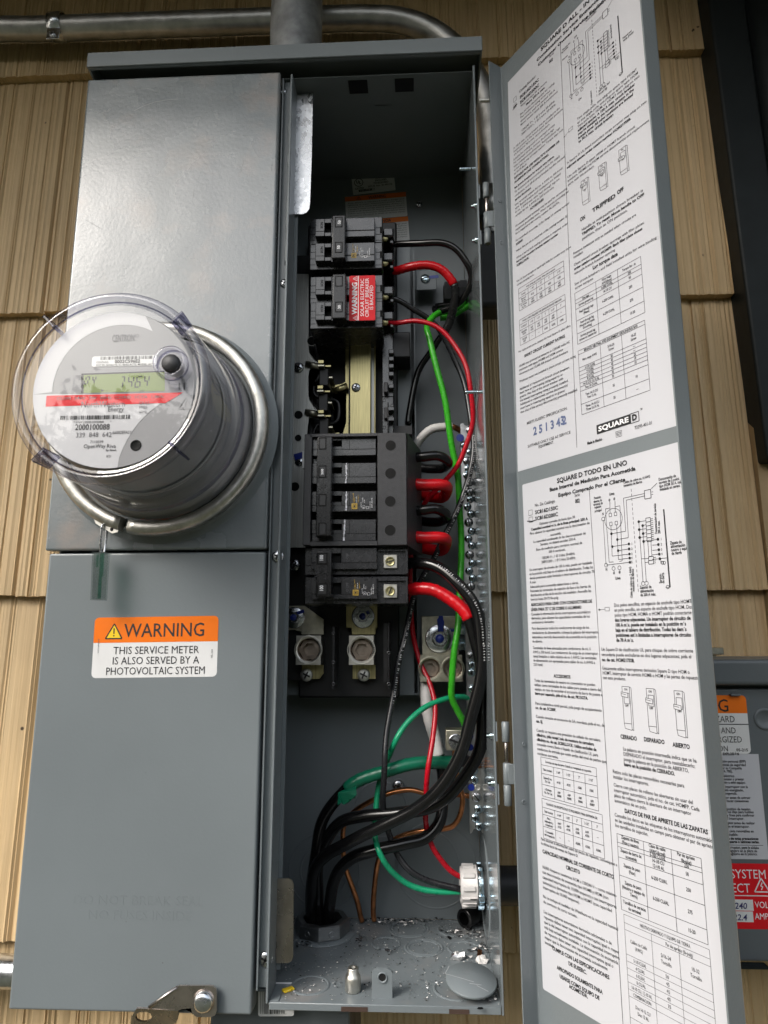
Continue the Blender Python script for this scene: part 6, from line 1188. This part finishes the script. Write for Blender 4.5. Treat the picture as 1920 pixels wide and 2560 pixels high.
wire('thin black wire with white printing from the solar breaker to the bushing', [(960, 742, .092), (990, 750, .090), (1030, 770, .094), (1075, 800, .104), (1110, 845, .112), (1140, 905, .116), (1163, 970, .114), (1178, 1050, .108), (1183, 1120, .104), (1174, 1190, .100), (1152, 1250, .098), (1125, 1315, .098), (1090, 1385, .100), (1055, 1445, .104), (1030, 1510, .108), (1012, 1590, .106), (996, 1660, .102), (982, 1740, .098), (968, 1830, .090), (960, 1920, .084), (958, 2000, .096), (968, 2070, .112), (990, 2130, .112), (1030, 2180, .110), (1085, 2208, .116), (1150, 2222, .121), (1185, 2225, .124), (1215, 2225, .125)], .0031, 'wire_thin_black', group=G1, txt=('AWG 6 (13.3mm2) TYPE THHN OR THWN-2 GAS & OIL RESISTANT II 600 VOLTS VW-1 E123774 (UL) AWG 6 THHN OR THWN-2 GAS & OIL RESISTANT II', 7.6, .0025, .0010))
wire('bright green wire from the upper conduit entry down along the terminal bar', [(1172, 735, .138), (1140, 772, .128), (1100, 782, .112), (1078, 795, .102), (1068, 822, .096), (1076, 860, .092), (1096, 930, .092), (1112, 1005, .094), (1126, 1085, .098), (1140, 1170, .104), (1148, 1240, .110), (1152, 1320, .114), (1152, 1420, .114), (1148, 1520, .108), (1142, 1580, .102), (1136, 1640, .100), (1129, 1690, .102), (1130, 1740, .106), (1142, 1775, .112), (1160, 1805, .120), (1172, 1835, .130)], .0035, 'wire_green', group=G1)
wire('teal green wire sweeping from the terminal bar to the white bushing', [(1175, 1745, .132), (1150, 1743, .124), (1110, 1748, .114), (1062, 1768, .104), (1018, 1808, .096), (985, 1860, .092), (962, 1915, .116), (947, 1970, .116), (938, 2030, .112), (938, 2085, .108), (948, 2130, .098), (972, 2170, .102), (1010, 2205, .112), (1055, 2222, .116), (1105, 2231, .120), (1150, 2228, .123), (1190, 2222, .125), (1215, 2220, .125)], .0029, 'wire_teal', group=G1)
wire('bare copper wire arching from the terminal bar to the bottom plate', [(1180, 1990, .134), (1150, 1987, .130), (1110, 1990, .126), (1070, 1984, .124), (1025, 1975, .124), (975, 1983, .126), (925, 2003, .130), (885, 2030, .136), (862, 2062, .142), (856, 2105, .146), (862, 2160, .148), (876, 2205, .150), (893, 2255, .154), (905, 2303, .160)], .0027, 'copper', group=G1, sub=8)
wire('bare copper wire curling from the small square lug to the bottom plate', [(1134, 1832, .111), (1136, 1850, .111), (1138, 1900, .113), (1146, 1955, .118), (1156, 2000, .122), (1150, 2040, .124), (1126, 2068, .126), (1085, 2075, .128), (1035, 2080, .132), (985, 2100, .138), (952, 2140, .144), (938, 2190, .148), (934, 2250, .154), (935, 2301, .160)], .0027, 'copper', group=G1, sub=8)
wire('thick black wire curving from the top breaker into the upper conduit entry', [(965, 614, .100), (995, 611, .090), (1050, 607, .080), (1105, 609, .074), (1148, 630, .072), (1173, 668, .074), (1176, 712, .082), (1158, 745, .092), (1128, 768, .104), (1100, 780, .114), (1088, 778, .124), (1092, 768, .130), (1125, 762, .136), (1170, 748, .140), (1195, 738, .140)], .0038, 'wire_black', group=G1)
wire('thick wire covered in red tape from the top breaker turning black lower down', [(965, 680, .100), (990, 676, .092), (1030, 666, .084), (1075, 665, .080), (1112, 678, .080), (1134, 712, .084), (1138, 750, .092), (1128, 790, .104), (1112, 830, .114), (1090, 860, .124), (1065, 895, .132), (1045, 935, .136), (1030, 985, .137), (1020, 1060, .137)], .0038, 'wire_black', group=G1, extra=(('red_tape', .8, 5.0, 1.24, 'tape_red'), ('black_tape', 5.0, 8.0, 1.25, 'tape_black')))
wire('dark green wire end emerging at the upper conduit entry behind black loops', [(1100, 795, .130), (1125, 790, .130), (1150, 778, .134), (1185, 755, .140)], .0040, 'wire_green', group=G1)
wire('short white taped wire bending over to the top of the terminal bar', [(1036, 1130, .136), (1045, 1105, .132), (1062, 1085, .128), (1090, 1070, .126), (1118, 1066, .126), (1138, 1070, .128), (1156, 1080, .134), (1166, 1092, .138)], .0034, 'copper', group=G1, extra=(('white_tape', 0, 4.6, 1.4, 'tape_white'),))
GJ = 'jumper loops beside the main breaker'
for (y, m_, lb, w_) in ((1143, 'wire_black', 'upper black jumper loop at the right side of the main breaker', 34), (1212, 'tape_red', 'upper red taped jumper loop at the right side of the main breaker', 32), (1276, 'wire_black', 'lower black jumper loop at the right side of the main breaker', 22), (1344, 'tape_red', 'lower red taped jumper loop at the right side of the main breaker', 26)):
    wire(lb, [(1025, y, .075), (1060, y, .071), (1085+w_*.35, y-2, .072), (1104+w_*.35, y+6, .080), (1106+w_*.35, y+20, .094), (1094+w_*.3, y+30, .106), (1068, y+28, .116), (1035, y+20, .124)], .0053 if m_ == 'wire_black' else .0063, m_, name='jumper_wire', group=GJ, sub=7)

# ================================================================== THINGS LYING IN THE CABINET
ks = atz(*fl(1372, 592), ZB+.011); rr_ = 160/2.8119*(ks.y+DIST)/FPX
b = B(); tl = Matrix.Rotation(R(11), 3, 'X'); axd = tl @ V((.05, 0, 1)); b.lathe([(0, -.0012), (rr_*.985, -.0012), (rr_, -.0006), (rr_, .0006), (rr_*.985, .0012), (0, .0012)], ks, axd, 'grey_paint', 56)
uu = axd.normalized().orthogonal().normalized()
s_ = Sheet(b, ks+axd.normalized()*.0014, V((1, 0, -.05)), (tl @ V((0, 1, 0))), .0001)
for L in (((-.024, .004), (-.010, 0)), ((-.010, 0), (.002, -.004)), ((-.018, .014), (-.022, .004)), ((.004, -.008), (.013, -.014)), ((-.002, -.006), (.008, -.007))): s_.line(*L, .0006, 'scratch_pale', 1)
tag(b.obj('knockout_slug'), 'loose round grey steel knockout disc lying in the cabinet bottom corner', 'metal disc')
o_ = atz(*z7(1270, 1035), ZB); e_ = atz(*z7(1370, 985), ZB); o_.z = e_.z = ZB+.0102
b = B(); b.lathe([(.0062, .0), (.0092, 0), (.0096, .0006), (.0096, (e_-o_).length), (.0062, (e_-o_).length), (.0062, 0)], o_, e_-o_, 'wire_black', 28); b.lathe([(.0062, .012), (0, .012)], o_, e_-o_, 'hole_black', 20); tag(b.obj('insulation_offcut'), 'short cut tube of black cable insulation lying in the back corner', 'offcut')
s0 = atz(*fl(541, 668), ZB); b = B(); b.lathe([(0, 0), (.0062, 0), (.0068, .0010), (.0068, .0105), (.0060, .0128), (.0048, .0140), (.0048, .0178), (.0044, .0184), (.0022, .0186), (.0018, .0160), (0, .0160)], s0, (0, 0, 1), 'lug_aluminium', 24); tag(b.obj('metal_plug'), 'small silvery metal plug standing near the front of the cabinet bottom', 'plug')
c0_ = atz(*fl(1430, 425), ZB); b = B(); b.box(-.0022, .0022, -.008, .008, .0004, .0016, 'copper', .0003, 1, Matrix.Translation(c0_) @ Matrix.Rotation(R(-8), 4, 'Z') @ Matrix.Rotation(R(9), 4, 'X')); b.tube([c0_+V((-.002, -.008, .002)), c0_+V((.001, -.010, .004)), c0_+V((.003, -.007, .003))], .0012, 'copper', 6); tag(b.obj('copper_scrap'), 'small folded copper scrap lying by the right wall of the cabinet', 'scrap')
rr = random.Random(21)
def crumple(name, label, c, s_, mat, flat=.4):
    b = B(); r_ = bmesh.ops.create_icosphere(b.bm, subdivisions=2, radius=1); i = b.mi(mat)
    for v in r_['verts']: v.co = V(c)+V((v.co.x*s_[0], v.co.y*s_[1], abs(v.co.z)*s_[2]))*rr.uniform(.45, 1.1)
    for f in b.bm.faces: f.material_index = i
    tag(b.obj(name), label, 'scrap')
crumple('foil_scrap', 'crumpled silver foil shred on the bottom plate beside a knockout ring', atz(*fl(1290, 440), ZB+.0003), (.009, .006, .007), 'scrap_foil')
crumple('plastic_scrap', 'pale crumpled plastic shred beside the copper scrap', atz(*fl(1447, 465), ZB+.0003), (.007, .005, .006), 'tape_white')
y0_ = atz(*fl(86, 668), ZB); b = B(); b.box(-.005, .005, -.0028, .0028, .0003, .0020, 'sticker_yellow', .0004, 1, Matrix.Translation(y0_) @ Matrix.Rotation(R(35), 4, 'Z')); tag(b.obj('yellow_chip'), 'tiny yellow plastic chip near the left front of the cabinet bottom', 'scrap')
b = B(); D_ = []
def chip(x, y, s_, mat, n=5):
    p = atz(*fl(x, y), ZB+.0004); p.z += rr.uniform(0, .0012); a = rr.uniform(0, 6.28); i = b.mi(mat); vs = [b.bm.verts.new(p+V((math.cos(a+k*6.28/n)*s_*rr.uniform(.4, 1.2), math.sin(a+k*6.28/n)*s_*rr.uniform(.3, 1), rr.uniform(0, .8)*s_))) for k in range(n)]
    b.bm.faces.new(vs).material_index = i
for k in range(1300): chip(rr.uniform(60, 1560), 170+570*rr.random()**1.4, rr.choice((.0005, .0007, .0010)), rr.choice(('scrap_foil', 'scrap_foil', 'tape_white', 'wire_black')))
for cx_, cy2, sx_, sy_, n in ((780, 175, 90, 18, 60), (1300, 265, 130, 22, 110), (200, 335, 70, 18, 50), (1420, 380, 40, 30, 40), (160, 160, 40, 20, 25), (1490, 690, 40, 50, 60), (880, 190, 120, 15, 50), (1060, 170, 60, 12, 25), (590, 310, 20, 20, 12), (800, 395, 30, 15, 14), (1380, 680, 60, 12, 22)):
    for k in range(n): chip(rr.gauss(cx_, sx_), max(168, rr.gauss(cy2, sy_)), rr.choice((.0008, .0012, .0018, .0028)), rr.choice(('scrap_foil', 'tape_white', 'wire_black', 'cover_plastic', 'grey_paint')))
o = b.obj('debris'); tag(o, 'scattered metal filings and black plastic shavings on the bottom plate', 'debris', kind='stuff')

# ================================================================== DISCONNECT SWITCH on the wall behind the door
SW = thing('disconnect_switch', 'second grey switch box on the shingles, half hidden behind the open door', 'switch box'); YS = .075
w_ = lambda x, y, Y=YS: at(*rt(x, y), Y)
xl_, xr_ = .262, .60; zt2 = w_(300, 215).z; zl2 = w_(300, 372).z; zbt = w_(450, 2068).z
b = B(); b.box(xl_, xr_, YS+.004, .180, zbt+.004, zt2-.004, 'switch_paint', .002, 2); b.obj('box_body', SW)
b = B(); b.box(xl_-.004, xr_+.004, YS-.014, .176, zl2, zt2, 'switch_paint', .004, 3); b.obj('hood', SW)
b = B(); b.box(xl_+.002, xr_-.002, YS-.003, YS+.0039, zbt, zl2-.0035, 'switch_paint', .0025, 3); c = w_(511, 582); b.lathe([(.0105, 0), (.0100, .0010), (.0078, .0012), (.0072, .0004), (0, .0004)], (c.x, YS-.003, c.z), (0, -1, 0), 'switch_paint', 32)
p_, q_ = w_(290, 425), w_(352, 440); b.box(p_.x, q_.x, YS-.008, YS-.0031, q_.z, p_.z, 'switch_paint', .001, 2); swc = b.obj('front_cover', SW)
b = F(); sh = Sheet(b, (0, YS-.0032, 0), (1, 0, 0), (0, 0, 1)); g = lambda x, y: (w_(x, y, YS-.003).x, w_(x, y, YS-.003).z)
(ub, vt_), (_, vb_) = g(402, 438), g(415, 798); ua = ub-.115
sh.round(ua, vb_, ub, vt_, .004, 'sticker_white', 1); vo = g(395, 548)[1]; sh.round(ua, vo, ub, vt_, .004, 'sticker_orange', 2); sh.quad(ua, vo, ub, vo+.006, 'sticker_orange', 2.2)
u, v_ = g(298, 538); cap_ = g(0, 462)[1]-v_; sh.text('WARNING', u, v_, cap_, al='R', xs=.9, bold=.006, k=3)
l1 = g(300, 616)[1]; sh.line((ua, l1), (ub, l1), .0008, k=3)
for t_, x, y, y2 in (('ELECTRIC SHOCK HAZARD', 336, 604, 564), ('TERMINALS ON THE LINE AND', 342, 672, 635), ('LOAD SIDES MAY BE ENERGIZED', 380, 728, 690), ('IN THE OPEN POSITION', 294, 782, 747)): u, v_ = g(x, y); sh.text(t_, u, v_, g(x, y2)[1]-v_, al='R', xs=.80)
u, v_ = g(345, 782); sh.text('05-215', u, v_, .0026, w=.011, bold=.02); b.obj('warning_sticker', swc)
b = F(); sh = Sheet(b, (0, YS-.0031, 0), (1, 0, 0), (0, 0, 1)); (ub, vt_), (_, vb_) = g(455, 799), g(455, 1446); sh.quad(ub-.135, vb_, ub+.004, vt_, 'paper_white', 1)
SPT = [('EXPLOSIÓN', 362, 806, 1), ('Use equipo de protección personal (EPP)', 403, 852, 0), ('y siga las prácticas de seguridad', 403, 873, 0), ('establecidas por su Compañía', 379, 893, 0), ('(consulte NFPA 70E).', 323, 913, 0), ('Sólo el personal eléctrico', 333, 941, 0), ('especializado deberá instalar y prestar', 393, 961, 0), ('servicio de mantenimiento a este equipo.', 403, 981, 0), ('Nunca opere el interruptor con la', 416, 1008, 0), ('puerta abierta si está energizado,', 390, 1028, 0), ('pérdida asegurada.', 350, 1048, 0), ('Desconecte el interruptor antes de extraer', 433, 1075, 0), ('o instalar fusibles o hacer conexiones', 421, 1095, 0), ('Utilice un dispositivo de tensión', 431, 1145, 0), ('nominal adecuado en los clips para fusibles', 452, 1163, 0), ('del lado carga y línea para confirmar', 457, 1183, 0), ('la desenergización del interruptor.', 393, 1203, 0), ('Cierre el interruptor antes de realizar', 460, 1231, 0), ('cualquier trabajo en el interruptor.', 426, 1252, 0), ('No use fusibles con cinta renovables en', 452, 1281, 0), ('este portafusible.', 356, 1301, 0), ('El incumplimiento de estas precauciones', 482, 1327, 1), ('podrá causar la muerte o lesiones serias.', 487, 1347, 1), ('Para bloquear el interruptor, pase la aldaba', 484, 1382, 0), ('por el agujero en la placa de', 474, 1402, 0), ('bloqueo y el agujero en la palanca.', 475, 1421, 0)]
for t_, x, y, bo in SPT: u, v_ = g(x, y); sh.text(t_, u, v_, .0023, al='R', xs=.86, bold=.02+.02*bo)
u, v_ = g(490, 1360); sh.line((ub-.13, v_), (ub, v_), .0004); b.obj('safety_label', swc)
b = F(); sh = Sheet(b, (0, YS-.0032, 0), (1, 0, 0), (0, 0, 1)); (ua, vt_), (_, vb_) = g(300, 1470), g(350, 1873); ua -= .085; ub = ua+.22; sh.round(ua, vb_, ub, vt_, .003, 'sticker_red', 1)
for t_, x, y, y2 in (('PHOTOVOLTAIC SYSTEM', 527, 1565, 1510), ('AC DISCONNECT', 432, 1650, 1595)): u, v_ = g(x, y); sh.text(t_, u, v_, g(x, y2)[1]-v_, 'ink_white', al='R', xs=.86, k=2)
u, v_ = g(504, 1646); sh.warn(u, v_, .0118, 'ink_white', bolt=True)
l1 = g(400, 1669)[1]; sh.line((ua+.004, l1), (ub-.004, l1), .0008, 'ink_white', 2)
for y0, y1, t_, lab_ in ((1694, 1762, '240', 'VOLTS'), (1766, 1832, '22.4', 'AMPS')):
    (uu_, va), (_, vb2) = g(446, y0), g(446, y1); sh.quad(uu_-.07, vb2, uu_, va, 'sticker_white', 2); u, v_ = g(410, y1-12); sh.text(t_, u, v_, (va-vb2)*.55, 'marker_ink', al='R', xs=1.0, k=4, bold=.015, shear=.15); u, v_ = g(460, y1-18); sh.text(lab_, u, v_, (va-vb2)*.58, 'ink_white', k=3)
b.obj('disconnect_sticker', swc)
p_, q_ = w_(376, 2040), w_(500, 2066); b = B(); b.box(p_.x-.03, q_.x, YS-.014, YS-.0045, q_.z-.001, p_.z-.004, 'dark_frame', .001, 2); b.obj('latch', SW)
p_, q_ = w_(200, 122, .15), w_(240, 212, .15); b = B(); b.box(p_.x-.03, q_.x-.002, .150, .182, q_.z-.01, p_.z-.012, 'tin_plate', .001, 1); b.box(p_.x-.02, q_.x+.004, .145, .182, p_.z-.0115, p_.z-.004, 'tin_plate', .001, 1); b.obj('mounting_bracket', SW)
